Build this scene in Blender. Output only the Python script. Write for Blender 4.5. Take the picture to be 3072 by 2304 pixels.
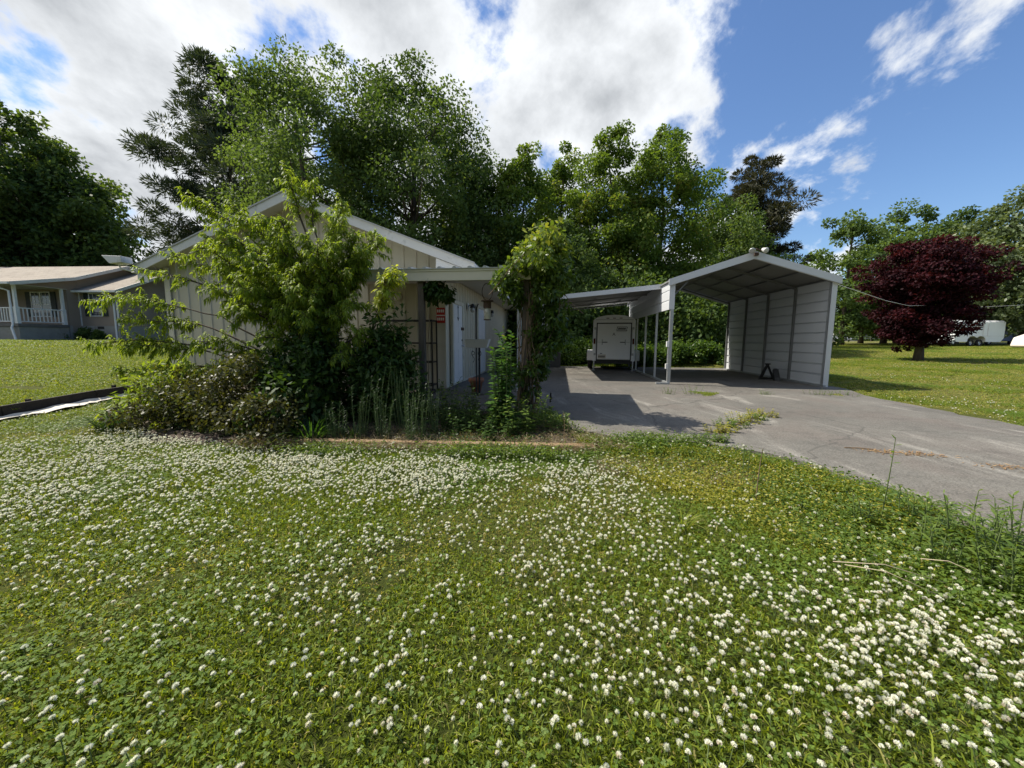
import bpy, bmesh, math, random
import numpy as np
from mathutils import Vector, Matrix

for o in list(bpy.data.objects):
    bpy.data.objects.remove(o)
S = bpy.context.scene
COL = S.collection
R = math.radians

# ------------------------------------------------------------------ camera
cam = bpy.data.cameras.new('camera')
cam.sensor_width = 36.0
cam.lens = 36.0 * 385.0 / 1024.0
cam.clip_start = 0.05
cam.clip_end = 3000
camo = bpy.data.objects.new('camera', cam)
COL.objects.link(camo)
camo.location = (0, 0, 1.18)
camo.rotation_euler = (Matrix.Rotation(R(90 - 6.5), 3, 'X') @ Matrix.Rotation(R(0.3), 3, 'Z')).to_euler()
S.camera = camo

# ------------------------------------------------------------------ sun and sky
SUN_DIR = Vector((-0.945, 0.327, 1.30)).normalized()       # towards the sun
SUN_EL = math.asin(SUN_DIR.z)
SUN_ROT = math.atan2(SUN_DIR.x, SUN_DIR.y)
sl = bpy.data.lights.new('sun', 'SUN')
sl.energy = 5.0
sl.angle = R(0.53)
sl.color = (1.0, 0.93, 0.82)
so = bpy.data.objects.new('sun', sl)
COL.objects.link(so)
so.rotation_euler = SUN_DIR.to_track_quat('Z', 'Y').to_euler()
so.location = (-30, 10, 40)

world = bpy.data.worlds.new('World')
S.world = world
world.use_nodes = True
SKY_STRENGTH = 0.078


def build_world():
    nt = world.node_tree
    nt.nodes.clear()
    N, Lk = nt.nodes, nt.links
    out = N.new('ShaderNodeOutputWorld')
    bg = N.new('ShaderNodeBackground')
    bg.inputs['Strength'].default_value = SKY_STRENGTH
    sky = N.new('ShaderNodeTexSky')
    sky.sky_type = 'NISHITA'
    sky.sun_disc = False
    sky.sun_elevation = SUN_EL
    sky.sun_rotation = SUN_ROT
    sky.air_density = 1.25
    sky.dust_density = 0.35
    sky.ozone_density = 2.2
    tc = N.new('ShaderNodeTexCoord')
    sep = N.new('ShaderNodeSeparateXYZ')
    Lk.new(tc.outputs['Generated'], sep.inputs[0])

    def math_(op, a, b=None, c=None, clamp=False):
        n = N.new('ShaderNodeMath')
        n.operation = op
        n.use_clamp = clamp
        for i, v in enumerate((a, b, c)):
            if v is None:
                continue
            if isinstance(v, (int, float)):
                n.inputs[i].default_value = v
            else:
                Lk.new(v, n.inputs[i])
        return n.outputs[0]

    zc = math_('ADD', math_('MAXIMUM', sep.outputs['Z'], 0.0), 0.42)
    px = math_('DIVIDE', sep.outputs['X'], zc)
    py = math_('DIVIDE', sep.outputs['Y'], zc)
    comb = N.new('ShaderNodeCombineXYZ')
    Lk.new(px, comb.inputs[0])
    Lk.new(py, comb.inputs[1])
    mp = N.new('ShaderNodeMapping')
    mp.inputs['Location'].default_value = (7.7, 3.9, 0.0)
    mp.inputs['Rotation'].default_value = (0, 0, R(-32))
    mp.inputs['Scale'].default_value = (1.0, 0.82, 1.0)
    Lk.new(comb.outputs[0], mp.inputs[0])
    n1 = N.new('ShaderNodeTexNoise')
    n1.inputs['Scale'].default_value = 2.5
    n1.inputs['Detail'].default_value = 12
    n1.inputs['Roughness'].default_value = 0.60
    n1.inputs['Distortion'].default_value = 0.15
    Lk.new(mp.outputs[0], n1.inputs['Vector'])
    n2 = N.new('ShaderNodeTexNoise')
    n2.inputs['Scale'].default_value = 2.6
    n2.inputs['Detail'].default_value = 7
    n2.inputs['Roughness'].default_value = 0.5
    Lk.new(mp.outputs[0], n2.inputs['Vector'])
    # the cloud bank covers the west and thins out to the east
    az = math_('ARCTAN2', sep.outputs['X'], sep.outputs['Y'])
    east = math_('MULTIPLY', math_('SUBTRACT', az, 0.62), 2.6)
    east = math_('MINIMUM', math_('MAXIMUM', east, -1.0), 1.0)
    bias = math_('MULTIPLY', east, -0.105)
    dens = math_('ADD', n1.outputs['Fac'], bias)
    ramp = N.new('ShaderNodeValToRGB')
    ramp.color_ramp.interpolation = 'EASE'
    ramp.color_ramp.elements[0].position = 0.492
    ramp.color_ramp.elements[0].color = (0, 0, 0, 1)
    ramp.color_ramp.elements[1].position = 0.585
    ramp.color_ramp.elements[1].color = (1, 1, 1, 1)
    Lk.new(dens, ramp.inputs[0])
    shade_in = math_('ADD', math_('MULTIPLY', dens, 0.75), math_('MULTIPLY', n2.outputs['Fac'], 0.55))
    sh = N.new('ShaderNodeValToRGB')
    e = sh.color_ramp.elements
    e[0].position = 0.62
    e[0].color = (10.6, 10.9, 11.2, 1)
    e[1].position = 0.83
    e[1].color = (4.9, 5.15, 5.45, 1)
    Lk.new(shade_in, sh.inputs[0])
    mix = N.new('ShaderNodeMix')
    mix.data_type = 'RGBA'
    Lk.new(ramp.outputs[0], mix.inputs[0])
    tintn = N.new('ShaderNodeMix')
    tintn.data_type = 'RGBA'
    tintn.blend_type = 'MULTIPLY'
    tintn.inputs[0].default_value = 1.0
    tintn.inputs[7].default_value = (0.96, 1.14, 1.42, 1)
    Lk.new(sky.outputs[0], tintn.inputs[6])
    Lk.new(tintn.outputs[2], mix.inputs[6])
    Lk.new(sh.outputs[0], mix.inputs[7])
    Lk.new(mix.outputs[2], bg.inputs['Color'])
    Lk.new(bg.outputs[0], out.inputs[0])


build_world()

S.render.engine = 'CYCLES'
S.view_settings.view_transform = 'Standard'
S.view_settings.look = 'None'
S.view_settings.exposure = 0.48
S.view_settings.gamma = 1.0
S.view_settings.use_curve_mapping = False
S.cycles.use_denoising = True
S.cycles.max_bounces = 8
S.cycles.diffuse_bounces = 3
S.cycles.glossy_bounces = 3
S.cycles.transmission_bounces = 5
S.cycles.transparent_max_bounces = 8
S.cycles.sample_clamp_indirect = 6.0

# ------------------------------------------------------------------ materials


class NT:
    def __init__(self, name):
        self.m = bpy.data.materials.new(name)
        self.m.use_nodes = True
        self.t = self.m.node_tree
        self.b = self.t.nodes['Principled BSDF']
        self.out = self.t.nodes['Material Output']

    def n(self, kind, **kw):
        n = self.t.nodes.new(kind)
        for k, v in kw.items():
            if hasattr(n, k):
                setattr(n, k, v)
            else:
                n.inputs[k].default_value = v
        return n

    def l(self, a, b):
        self.t.links.new(a, b)

    def ramp(self, src, stops):
        r = self.n('ShaderNodeValToRGB')
        el = r.color_ramp.elements
        while len(el) < len(stops):
            el.new(0.5)
        for e, (p, c) in zip(el, stops):
            e.position = p
            e.color = (*c, 1) if len(c) == 3 else c
        self.l(src, r.inputs[0])
        return r.outputs[0]

    def noise(self, scale, detail=5, rough=0.55, vec=None, dist=0.0, coord='Object', stretch=None):
        n = self.n('ShaderNodeTexNoise')
        n.inputs['Scale'].default_value = scale
        n.inputs['Detail'].default_value = detail
        n.inputs['Roughness'].default_value = rough
        n.inputs['Distortion'].default_value = dist
        if vec is None:
            tc = self.n('ShaderNodeTexCoord')
            vec = tc.outputs[coord]
        if stretch is not None:
            mp = self.n('ShaderNodeMapping')
            mp.inputs['Scale'].default_value = stretch
            self.l(vec, mp.inputs[0])
            vec = mp.outputs[0]
        self.l(vec, n.inputs['Vector'])
        return n.outputs['Fac']

    def mix(self, fac, a, b, mode='MIX'):
        x = self.n('ShaderNodeMix')
        x.data_type = 'RGBA'
        x.blend_type = mode
        for s, v in ((0, fac), (6, a), (7, b)):
            if isinstance(v, (int, float)):
                x.inputs[s].default_value = v
            elif isinstance(v, tuple):
                x.inputs[s].default_value = (*v, 1)
            else:
                self.l(v, x.inputs[s])
        return x.outputs[2]

    def bump(self, h, strength=0.3, dist=0.02):
        b = self.n('ShaderNodeBump')
        b.inputs['Strength'].default_value = strength
        b.inputs['Distance'].default_value = dist
        self.l(h, b.inputs['Height'])
        self.l(b.outputs[0], self.b.inputs['Normal'])


def sc(c, k):
    return tuple(min(1.0, x * k) for x in c)


def surf(name, col, rough=0.6, var=0.18, scale=3.0, metal=0.0, bump=0.0, bscale=60, dirt=None, stretch=None, spec=0.5):
    M = NT(name)
    f = M.noise(scale, 6, 0.6, stretch=stretch)
    c = M.ramp(f, [(0.3, sc(col, 1 - var)), (0.7, sc(col, 1 + var))])
    if dirt:
        f2 = M.noise(dirt[1], 7, 0.65, stretch=stretch)
        k = M.ramp(f2, [(dirt[2], (0, 0, 0)), (min(1, dirt[2] + 0.22), (1, 1, 1))])
        c = M.mix(k, c, dirt[0])
    M.l(c, M.b.inputs['Base Color'])
    M.b.inputs['Roughness'].default_value = rough
    M.b.inputs['Metallic'].default_value = metal
    M.b.inputs['Specular IOR Level'].default_value = spec
    if bump:
        M.bump(M.noise(bscale, 4, 0.6), bump, 0.01)
    return M.m


def leafmat(name, c0, c1, trans=0.42, rough=0.45, c2=None, spec=0.35, tcol=(1.55, 1.47, 0.54)):
    M = NT(name)
    at = M.n('ShaderNodeAttribute')
    at.attribute_name = 'tint'
    stops = [(0.0, c0), (1.0, c1)] if c2 is None else [(0.0, c0), (0.72, c1), (1.0, c2)]
    c = M.ramp(at.outputs['Fac'], stops)
    M.l(c, M.b.inputs['Base Color'])
    M.b.inputs['Roughness'].default_value = rough
    M.b.inputs['Specular IOR Level'].default_value = spec
    tr = M.n('ShaderNodeBsdfTranslucent')
    c4 = M.mix(1.0, c, tcol, 'MULTIPLY')
    M.l(c4, tr.inputs['Color'])
    ms = M.n('ShaderNodeMixShader')
    ms.inputs[0].default_value = trans
    M.l(M.b.outputs[0], ms.inputs[1])
    M.l(tr.outputs[0], ms.inputs[2])
    M.l(ms.outputs[0], M.out.inputs[0])
    return M.m


MAT = {}
MAT['cream'] = surf('cream_painted_metal', (0.53, 0.49, 0.38), 0.5, 0.06, 1.2, dirt=((0.34, 0.30, 0.20), 1.3, 0.60), stretch=(1.5, 1.5, 0.5))
MAT['cream_trim'] = surf('cream_trim', (0.62, 0.58, 0.47), 0.5, 0.06, 2, dirt=((0.36, 0.33, 0.24), 3, 0.62))
MAT['white'] = surf('white_paint', (0.78, 0.78, 0.77), 0.45, 0.04, 2, dirt=((0.55, 0.54, 0.49), 2.5, 0.62))
MAT['white_old'] = surf('weathered_white_paint', (0.66, 0.66, 0.64), 0.6, 0.06, 2, dirt=((0.30, 0.31, 0.27), 4, 0.56))
MAT['soffit'] = surf('soffit_white', (0.56, 0.54, 0.48), 0.7, 0.05, 1.0, dirt=((0.34, 0.31, 0.24), 2, 0.6))
MAT['roofmetal'] = surf('grey_roof_metal', (0.42, 0.43, 0.42), 0.45, 0.08, 1, dirt=((0.24, 0.21, 0.16), 2, 0.55))
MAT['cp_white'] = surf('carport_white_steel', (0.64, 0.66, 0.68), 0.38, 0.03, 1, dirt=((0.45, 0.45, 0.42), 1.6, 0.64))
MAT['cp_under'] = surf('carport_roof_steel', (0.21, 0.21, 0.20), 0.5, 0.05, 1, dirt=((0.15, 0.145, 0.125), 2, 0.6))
MAT['cp_frame'] = surf('carport_frame_steel', (0.17, 0.175, 0.175), 0.5, 0.1, 9, metal=0.3)
MAT['galv'] = surf('galvanised_steel', (0.46, 0.48, 0.49), 0.42, 0.1, 9, metal=0.55)
MAT['black'] = surf('black_metal', (0.018, 0.018, 0.018), 0.5, 0.2, 8)
MAT['darkplastic'] = surf('dark_plastic', (0.028, 0.03, 0.032), 0.55, 0.2, 4)
MAT['rubber'] = surf('tyre_rubber', (0.022, 0.022, 0.023), 0.85, 0.15, 20)
MAT['wood_old'] = surf('weathered_grey_wood', (0.10, 0.082, 0.066), 0.85, 0.35, 6, bump=0.6, bscale=25, stretch=(6, 6, 0.6))
MAT['timber'] = surf('weathered_timber', (0.27, 0.18, 0.10), 0.9, 0.35, 5, bump=0.7, bscale=22, stretch=(0.7, 6, 6), dirt=((0.13, 0.10, 0.06), 5, 0.55))
MAT['board_dark'] = surf('dark_edging_board', (0.035, 0.027, 0.022), 0.85, 0.3, 8, bump=0.5)
MAT['terracotta'] = surf('terracotta', (0.36, 0.15, 0.085), 0.8, 0.15, 10, dirt=((0.42, 0.30, 0.22), 9, 0.6))
MAT['glass'] = surf('dark_window_glass', (0.035, 0.045, 0.05), 0.08, 0.2, 2, spec=0.8)
MAT['lampglass'] = surf('clear_lamp_glass', (0.40, 0.39, 0.34), 0.12, 0.15, 12, spec=0.8)
MAT['vinyl'] = surf('taupe_vinyl_siding', (0.300, 0.240, 0.190), 0.6, 0.04, 2)
MAT['concrete_block'] = surf('grey_foundation', (0.31, 0.30, 0.27), 0.85, 0.12, 2.5, bump=0.3, bscale=40, dirt=((0.17, 0.16, 0.13), 1.2, 0.55))
MAT['shutter'] = surf('dark_green_shutter', (0.016, 0.026, 0.024), 0.6, 0.1, 8)
MAT['red'] = surf('red_paint', (0.48, 0.035, 0.03), 0.45, 0.08, 6)
MAT['redlens'] = surf('dark_red_lens', (0.10, 0.012, 0.012), 0.2, 0.2, 30)
MAT['trailer'] = surf('white_trailer_aluminium', (0.84, 0.86, 0.87), 0.32, 0.03, 1.2, dirt=((0.52, 0.53, 0.52), 2.2, 0.63))
MAT['alu'] = surf('brushed_aluminium', (0.60, 0.61, 0.62), 0.35, 0.07, 15, metal=0.6)
MAT['rust'] = surf('rusty_iron', (0.065, 0.038, 0.026), 0.85, 0.35, 20)
MAT['plastic_white'] = surf('white_plastic_sheet', (0.62, 0.58, 0.50), 0.7, 0.1, 6)
MAT['beige'] = surf('striped_canvas', (0.66, 0.60, 0.53), 0.8, 0.06, 3)
MAT['blue'] = surf('blue_paint', (0.04, 0.06, 0.22), 0.4, 0.1, 4)
MAT['bark'] = surf('bark', (0.085, 0.066, 0.05), 0.95, 0.4, 7, bump=0.9, bscale=18, stretch=(4, 4, 0.7))
MAT['bark_pine'] = surf('pine_bark', (0.10, 0.065, 0.048), 0.95, 0.4, 7, bump=0.9, bscale=15, stretch=(4, 4, 0.9))
MAT['vinewood'] = surf('dry_vine', (0.19, 0.135, 0.085), 0.9, 0.35, 15)
MAT['stem'] = surf('green_stem', (0.10, 0.14, 0.045), 0.7, 0.2, 15)
MAT['soil'] = surf('dark_soil', (0.060, 0.043, 0.030), 0.95, 0.45, 6, bump=0.9, bscale=35, dirt=((0.13, 0.10, 0.065), 14, 0.52))
MAT['hitext'] = surf('black_print', (0.02, 0.02, 0.02), 0.6, 0.0, 5)
MAT['cable'] = surf('white_cable', (0.62, 0.62, 0.60), 0.5, 0.05, 5)


def shingles():
    M = NT('grey_brown_shingles')
    b = M.n('ShaderNodeTexBrick')
    b.inputs['Scale'].default_value = 1.0
    b.inputs['Brick Width'].default_value = 0.33
    b.inputs['Row Height'].default_value = 0.14
    b.inputs['Mortar Size'].default_value = 0.008
    b.inputs['Color1'].default_value = (0.33, 0.285, 0.23, 1)
    b.inputs['Color2'].default_value = (0.235, 0.20, 0.165, 1)
    b.inputs['Mortar'].default_value = (0.11, 0.10, 0.09, 1)
    tc = M.n('ShaderNodeTexCoord')
    M.l(tc.outputs['Object'], b.inputs['Vector'])
    f = M.noise(1.5, 5)
    c = M.mix(M.ramp(f, [(0.3, (0, 0, 0)), (0.75, (1, 1, 1))]), b.outputs['Color'], (0.34, 0.30, 0.25))
    M.l(c, M.b.inputs['Base Color'])
    M.b.inputs['Roughness'].default_value = 0.95
    M.bump(M.noise(80, 3), 0.4, 0.01)
    return M.m


MAT['shingles'] = shingles()


def concrete(name, base, streak):
    M = NT(name)
    tc = M.n('ShaderNodeTexCoord')
    o = tc.outputs['Object']
    big = M.noise(0.55, 6, 0.6, vec=o, dist=0.5)
    c = M.ramp(big, [(0.28, sc(base, 0.74)), (0.5, base), (0.75, sc(base, 1.22))])
    pink = M.noise(0.9, 5, 0.6, vec=o, dist=0.3)
    c = M.mix(M.ramp(pink, [(0.45, (0, 0, 0)), (0.75, (0.65, 0.65, 0.65))]), c, (0.185, 0.150, 0.128))
    # long scuffed streaks along the drive
    st = M.noise(1.5, 6, 0.62, vec=o, dist=0.7, stretch=(1.25, 0.26, 1))
    c = M.mix(M.ramp(st, [(0.56, (0, 0, 0)), (0.72, (0.75, 0.75, 0.75))]), c, streak)
    dk = M.noise(2.6, 8, 0.7, vec=o)
    c = M.mix(M.ramp(dk, [(0.50, (0, 0, 0)), (0.80, (0.55, 0.55, 0.55))]), c, (0.07, 0.068, 0.062))
    fine = M.noise(55, 4, 0.7, vec=o)
    c = M.mix(0.75, c, M.ramp(fine, [(0.30, (0.16, 0.16, 0.16)), (0.70, (0.88, 0.88, 0.88))]), 'OVERLAY')
    g2 = M.noise(150, 2, 0.5, vec=o)
    c = M.mix(1.0, c, M.ramp(g2, [(0.32, (0.62, 0.62, 0.62)), (0.68, (1.0, 1.0, 1.0))]), 'MULTIPLY')
    g3 = M.noise(9, 7, 0.72, vec=o)
    c = M.mix(1.0, c, M.ramp(g3, [(0.30, (0.72, 0.71, 0.69)), (0.70, (1.0, 1.0, 1.0))]), 'MULTIPLY')
    # hairline cracks
    v = M.n('ShaderNodeTexVoronoi')
    v.feature = 'DISTANCE_TO_EDGE'
    v.inputs['Scale'].default_value = 0.33
    w = M.n('ShaderNodeTexNoise')
    w.inputs['Scale'].default_value = 1.7
    w.inputs['Detail'].default_value = 6
    M.l(o, w.inputs['Vector'])
    wv = M.n('ShaderNodeVectorMath')
    wv.operation = 'MULTIPLY_ADD'
    M.l(w.outputs['Color'], wv.inputs[0])
    wv.inputs[1].default_value = (0.6, 0.6, 0)
    M.l(o, wv.inputs[2])
    M.l(wv.outputs[0], v.inputs['Vector'])
    cr = M.ramp(v.outputs['Distance'], [(0.0, (1, 1, 1)), (0.006, (0, 0, 0))])
    c = M.mix(cr, c, (0.075, 0.07, 0.06))
    M.l(c, M.b.inputs['Base Color'])
    M.b.inputs['Roughness'].default_value = 0.88
    M.bump(fine, 0.35, 0.004)
    return M.m


MAT['concrete'] = concrete('worn_driveway', (0.190, 0.180, 0.156), (0.46, 0.435, 0.385))
MAT['pad'] = concrete('worn_pad', (0.165, 0.156, 0.136), (0.34, 0.32, 0.28))


def lawnmat():
    M = NT('lawn_soil_and_thatch')
    tc = M.n('ShaderNodeTexCoord')
    o = tc.outputs['Object']
    big = M.noise(0.22, 6, 0.6, vec=o, dist=0.3)
    c = M.ramp(big, [(0.30, (0.040, 0.052, 0.012)), (0.5, (0.066, 0.080, 0.015)), (0.72, (0.098, 0.098, 0.022))])
    fine = M.noise(14, 8, 0.75, vec=o)
    c = M.mix(0.8, c, M.ramp(fine, [(0.28, (0.22, 0.24, 0.18)), (0.72, (0.80, 0.80, 0.66))]), 'OVERLAY')
    dry = M.noise(0.7, 6, 0.65, vec=o)
    c = M.mix(M.ramp(dry, [(0.56, (0, 0, 0)), (0.76, (0.55, 0.55, 0.55))]), c, (0.20, 0.17, 0.06))
    # the lawn east of the drive is drier
    sx = M.n('ShaderNodeSeparateXYZ')
    M.l(o, sx.inputs[0])
    mr = M.n('ShaderNodeMapRange')
    mr.inputs['From Min'].default_value = 6.5
    mr.inputs['From Max'].default_value = 11.0
    mr.inputs['To Max'].default_value = 0.75
    M.l(sx.outputs['X'], mr.inputs['Value'])
    c = M.mix(mr.outputs[0], c, M.ramp(fine, [(0.3, (0.105, 0.105, 0.026)), (0.7, (0.215, 0.200, 0.060))]))
    M.l(c, M.b.inputs['Base Color'])
    M.b.inputs['Roughness'].default_value = 0.95
    M.b.inputs['Specular IOR Level'].default_value = 0.15
    M.bump(M.noise(30, 6, 0.7, vec=o), 0.9, 0.05)
    return M.m


MAT['lawn'] = lawnmat()
MAT['oak'] = leafmat('oak_leaf', (0.034, 0.066, 0.022), (0.100, 0.160, 0.042), 0.42, c2=(0.15, 0.19, 0.055), rough=0.6, spec=0.18)
MAT['poplar'] = leafmat('maple_leaf', (0.050, 0.098, 0.020), (0.140, 0.215, 0.038), 0.46, c2=(0.21, 0.19, 0.06), rough=0.6, spec=0.18)
MAT['midgreen'] = leafmat('elm_leaf', (0.060, 0.105, 0.036), (0.145, 0.215, 0.070), 0.46, rough=0.6, spec=0.18)
MAT['pine'] = leafmat('pine_needle', (0.024, 0.040, 0.024), (0.066, 0.092, 0.050), 0.2, rough=0.6)
MAT['pine_brown'] = leafmat('pine_needle_browned', (0.022, 0.030, 0.014), (0.075, 0.070, 0.034), 0.18, rough=0.6)
MAT['silver'] = leafmat('silver_maple_leaf', (0.050, 0.080, 0.030), (0.150, 0.200, 0.095), 0.36, c2=(0.30, 0.34, 0.24))
MAT['redleaf'] = leafmat('purple_maple_leaf', (0.012, 0.003, 0.006), (0.046, 0.007, 0.013), 0.28, c2=(0.10, 0.014, 0.018), rough=0.65, spec=0.18)
MAT['peach'] = leafmat('peach_leaf', (0.095, 0.165, 0.022), (0.250, 0.335, 0.040), 0.5, c2=(0.44, 0.48, 0.08), rough=0.5, spec=0.28)
MAT['peach_dark'] = leafmat('shrub_leaf_dark', (0.020, 0.050, 0.012), (0.060, 0.110, 0.022), 0.35, rough=0.5, spec=0.25)
MAT['brownshrub'] = leafmat('barberry_leaf', (0.040, 0.036, 0.016), (0.085, 0.095, 0.028), 0.35, c2=(0.13, 0.19, 0.04))
MAT['feather'] = leafmat('feathery_leaf', (0.020, 0.050, 0.016), (0.055, 0.105, 0.032), 0.35)
MAT['broad'] = leafmat('broad_leaf', (0.028, 0.075, 0.016), (0.075, 0.160, 0.030), 0.40, rough=0.36, spec=0.4)
MAT['vineleaf'] = leafmat('vine_leaf', (0.035, 0.075, 0.014), (0.120, 0.185, 0.030), 0.42, c2=(0.26, 0.29, 0.055), rough=0.35)
MAT['weed'] = leafmat('weed_leaf', (0.070, 0.130, 0.024), (0.170, 0.240, 0.048), 0.42, rough=0.38)
MAT['yellowweed'] = leafmat('yellow_weed_leaf', (0.19, 0.21, 0.026), (0.40, 0.37, 0.06), 0.42)
MAT['dry'] = leafmat('dry_grass', (0.15, 0.12, 0.06), (0.34, 0.28, 0.17), 0.25)
MAT['grass'] = leafmat('grass_blade', (0.060, 0.100, 0.012), (0.290, 0.350, 0.040), 0.45, c2=(0.44, 0.36, 0.17), rough=0.48, spec=0.28)
MAT['clover'] = leafmat('clover_leaf', (0.080, 0.140, 0.020), (0.170, 0.255, 0.040), 0.40, rough=0.55, spec=0.25)
MAT['flower'] = leafmat('clover_flower', (0.80, 0.81, 0.66), (0.94, 0.94, 0.86), 0.35, c2=(0.80, 0.72, 0.62), rough=0.6, tcol=(1.06, 1.06, 0.94))
MAT['hedge'] = leafmat('hedge_leaf', (0.040, 0.090, 0.018), (0.120, 0.200, 0.030), 0.42)

# ------------------------------------------------------------------ mesh helpers


def empty(name, loc=(0, 0, 0), yaw=0.0):
    o = bpy.data.objects.new(name, None)
    o.empty_display_size = 0.2
    COL.objects.link(o)
    o.location = loc
    o.rotation_euler = (0, 0, yaw)
    return o


def tag(o, label=None, cat=None, group=None, kind=None):
    if label:
        o['label'] = label
    if cat:
        o['category'] = cat
    if group:
        o['group'] = group
    if kind:
        o['kind'] = kind
    return o


class MB:
    def __init__(self):
        self.v = []
        self.f = []

    def add(self, vs, fs):
        b = len(self.v)
        self.v += [tuple(p) for p in vs]
        self.f += [tuple(b + i for i in f) for f in fs]
        return self

    def box(self, x0, x1, y0, y1, z0, z1):
        vs = [(x, y, z) for z in (z0, z1) for y in (y0, y1) for x in (x0, x1)]
        return self.add(vs, [(0, 2, 3, 1), (4, 5, 7, 6), (0, 1, 5, 4), (2, 6, 7, 3), (0, 4, 6, 2), (1, 3, 7, 5)])

    def bar(self, p, q, w, h=None, up=(0, 0, 1)):
        h = h or w
        p, q = Vector(p), Vector(q)
        d = (q - p).normalized()
        u = Vector(up)
        if abs(d.dot(u)) > 0.98:
            u = Vector((1, 0, 0))
        s = d.cross(u).normalized() * (w / 2)
        t = s.cross(d).normalized() * (h / 2)
        vs = [p - s - t, p + s - t, p + s + t, p - s + t, q - s - t, q + s - t, q + s + t, q - s + t]
        return self.add(vs, [(0, 1, 2, 3), (7, 6, 5, 4), (0, 4, 5, 1), (1, 5, 6, 2), (2, 6, 7, 3), (3, 7, 4, 0)])

    def tube(self, pts, radii, n=8, cap=True):
        pts = [Vector(p) for p in pts]
        if isinstance(radii, (int, float)):
            radii = [radii] * len(pts)
        rings = []
        for i, p in enumerate(pts):
            d = (pts[min(i + 1, len(pts) - 1)] - pts[max(i - 1, 0)])
            if d.length < 1e-9:
                d = Vector((0, 0, 1))
            d.normalize()
            a = Vector((0, 0, 1)) if abs(d.z) < 0.9 else Vector((1, 0, 0))
            s = d.cross(a).normalized()
            t = s.cross(d)
            rings.append([p + (s * math.cos(2 * math.pi * k / n) + t * math.sin(2 * math.pi * k / n)) * radii[i] for k in range(n)])
        vs = [p for r in rings for p in r]
        fs = []
        for i in range(len(pts) - 1):
            for k in range(n):
                fs.append((i * n + k, i * n + (k + 1) % n, (i + 1) * n + (k + 1) % n, (i + 1) * n + k))
        if cap:
            fs.append(tuple(range(n))[::-1])
            fs.append(tuple((len(pts) - 1) * n + k for k in range(n)))
        return self.add(vs, fs)

    def prism(self, poly, axis, a, b):
        """extrude a 2-D outline along an axis from a to b; poly in the other two axes"""
        def P(u, v, w):
            return {'x': (w, u, v), 'y': (u, w, v), 'z': (u, v, w)}[axis]
        n = len(poly)
        vs = [P(u, v, a) for u, v in poly] + [P(u, v, b) for u, v in poly]
        fs = [tuple(range(n)), tuple(range(2 * n - 1, n - 1, -1))]
        fs += [(i, (i + 1) % n, n + (i + 1) % n, n + i) for i in range(n)]
        return self.add(vs, fs)

    def lathe(self, prof, c=(0, 0, 0), n=20):
        vs = []
        for r, z in prof:
            vs += [(c[0] + r * math.cos(2 * math.pi * k / n), c[1] + r * math.sin(2 * math.pi * k / n), c[2] + z) for k in range(n)]
        fs = [(i * n + k, i * n + (k + 1) % n, (i + 1) * n + (k + 1) % n, (i + 1) * n + k) for i in range(len(prof) - 1) for k in range(n)]
        return self.add(vs, fs)

    def mesh(self, name, mat, smooth=False):
        me = bpy.data.meshes.new(name)
        me.from_pydata(self.v, [], self.f)
        bm = bmesh.new()
        bm.from_mesh(me)
        bmesh.ops.recalc_face_normals(bm, faces=bm.faces)
        bm.to_mesh(me)
        bm.free()
        me.materials.append(MAT[mat] if isinstance(mat, str) else mat)
        if smooth:
            me.polygons.foreach_set('use_smooth', [True] * len(me.polygons))
        return me

    def build(self, name, mat, parent=None, smooth=False, bevel=0.0):
        o = bpy.data.objects.new(name, self.mesh(name, mat, smooth))
        COL.objects.link(o)
        o.parent = parent
        if bevel:
            m = o.modifiers.new('bevel', 'BEVEL')
            m.width = bevel
            m.segments = 2
            m.limit_method = 'ANGLE'
        return o


def place(me, name, parent=None, loc=(0, 0, 0), rot=(0, 0, 0), scale=None):
    o = bpy.data.objects.new(name, me)
    COL.objects.link(o)
    o.parent = parent
    o.location = loc
    o.rotation_euler = rot
    if scale is not None:
        o.scale = scale
    return o


def npmesh(name, V, faces, mat, tint=None, smooth=False):
    """faces: list of int arrays (n,k)"""
    me = bpy.data.meshes.new(name)
    me.vertices.add(len(V))
    me.vertices.foreach_set('co', np.asarray(V, np.float32).ravel())
    li = np.concatenate([f.ravel() for f in faces]).astype(np.int32)
    tot = np.concatenate([np.full(len(f), f.shape[1]) for f in faces]).astype(np.int32)
    st = np.concatenate([[0], np.cumsum(tot)[:-1]]).astype(np.int32)
    me.loops.add(len(li))
    me.loops.foreach_set('vertex_index', li)
    me.polygons.add(len(tot))
    me.polygons.foreach_set('loop_start', st)
    me.update(calc_edges=True)
    if tint is not None:
        a = me.attributes.new('tint', 'FLOAT', 'POINT')
        a.data.foreach_set('value', np.clip(np.asarray(tint, np.float32), 0, 1))
    if smooth:
        me.polygons.foreach_set('use_smooth', np.ones(len(tot), bool))
    me.materials.append(MAT[mat] if isinstance(mat, str) else mat)
    return me


def norm(a):
    return a / np.maximum(np.linalg.norm(a, axis=-1, keepdims=True), 1e-9)


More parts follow.
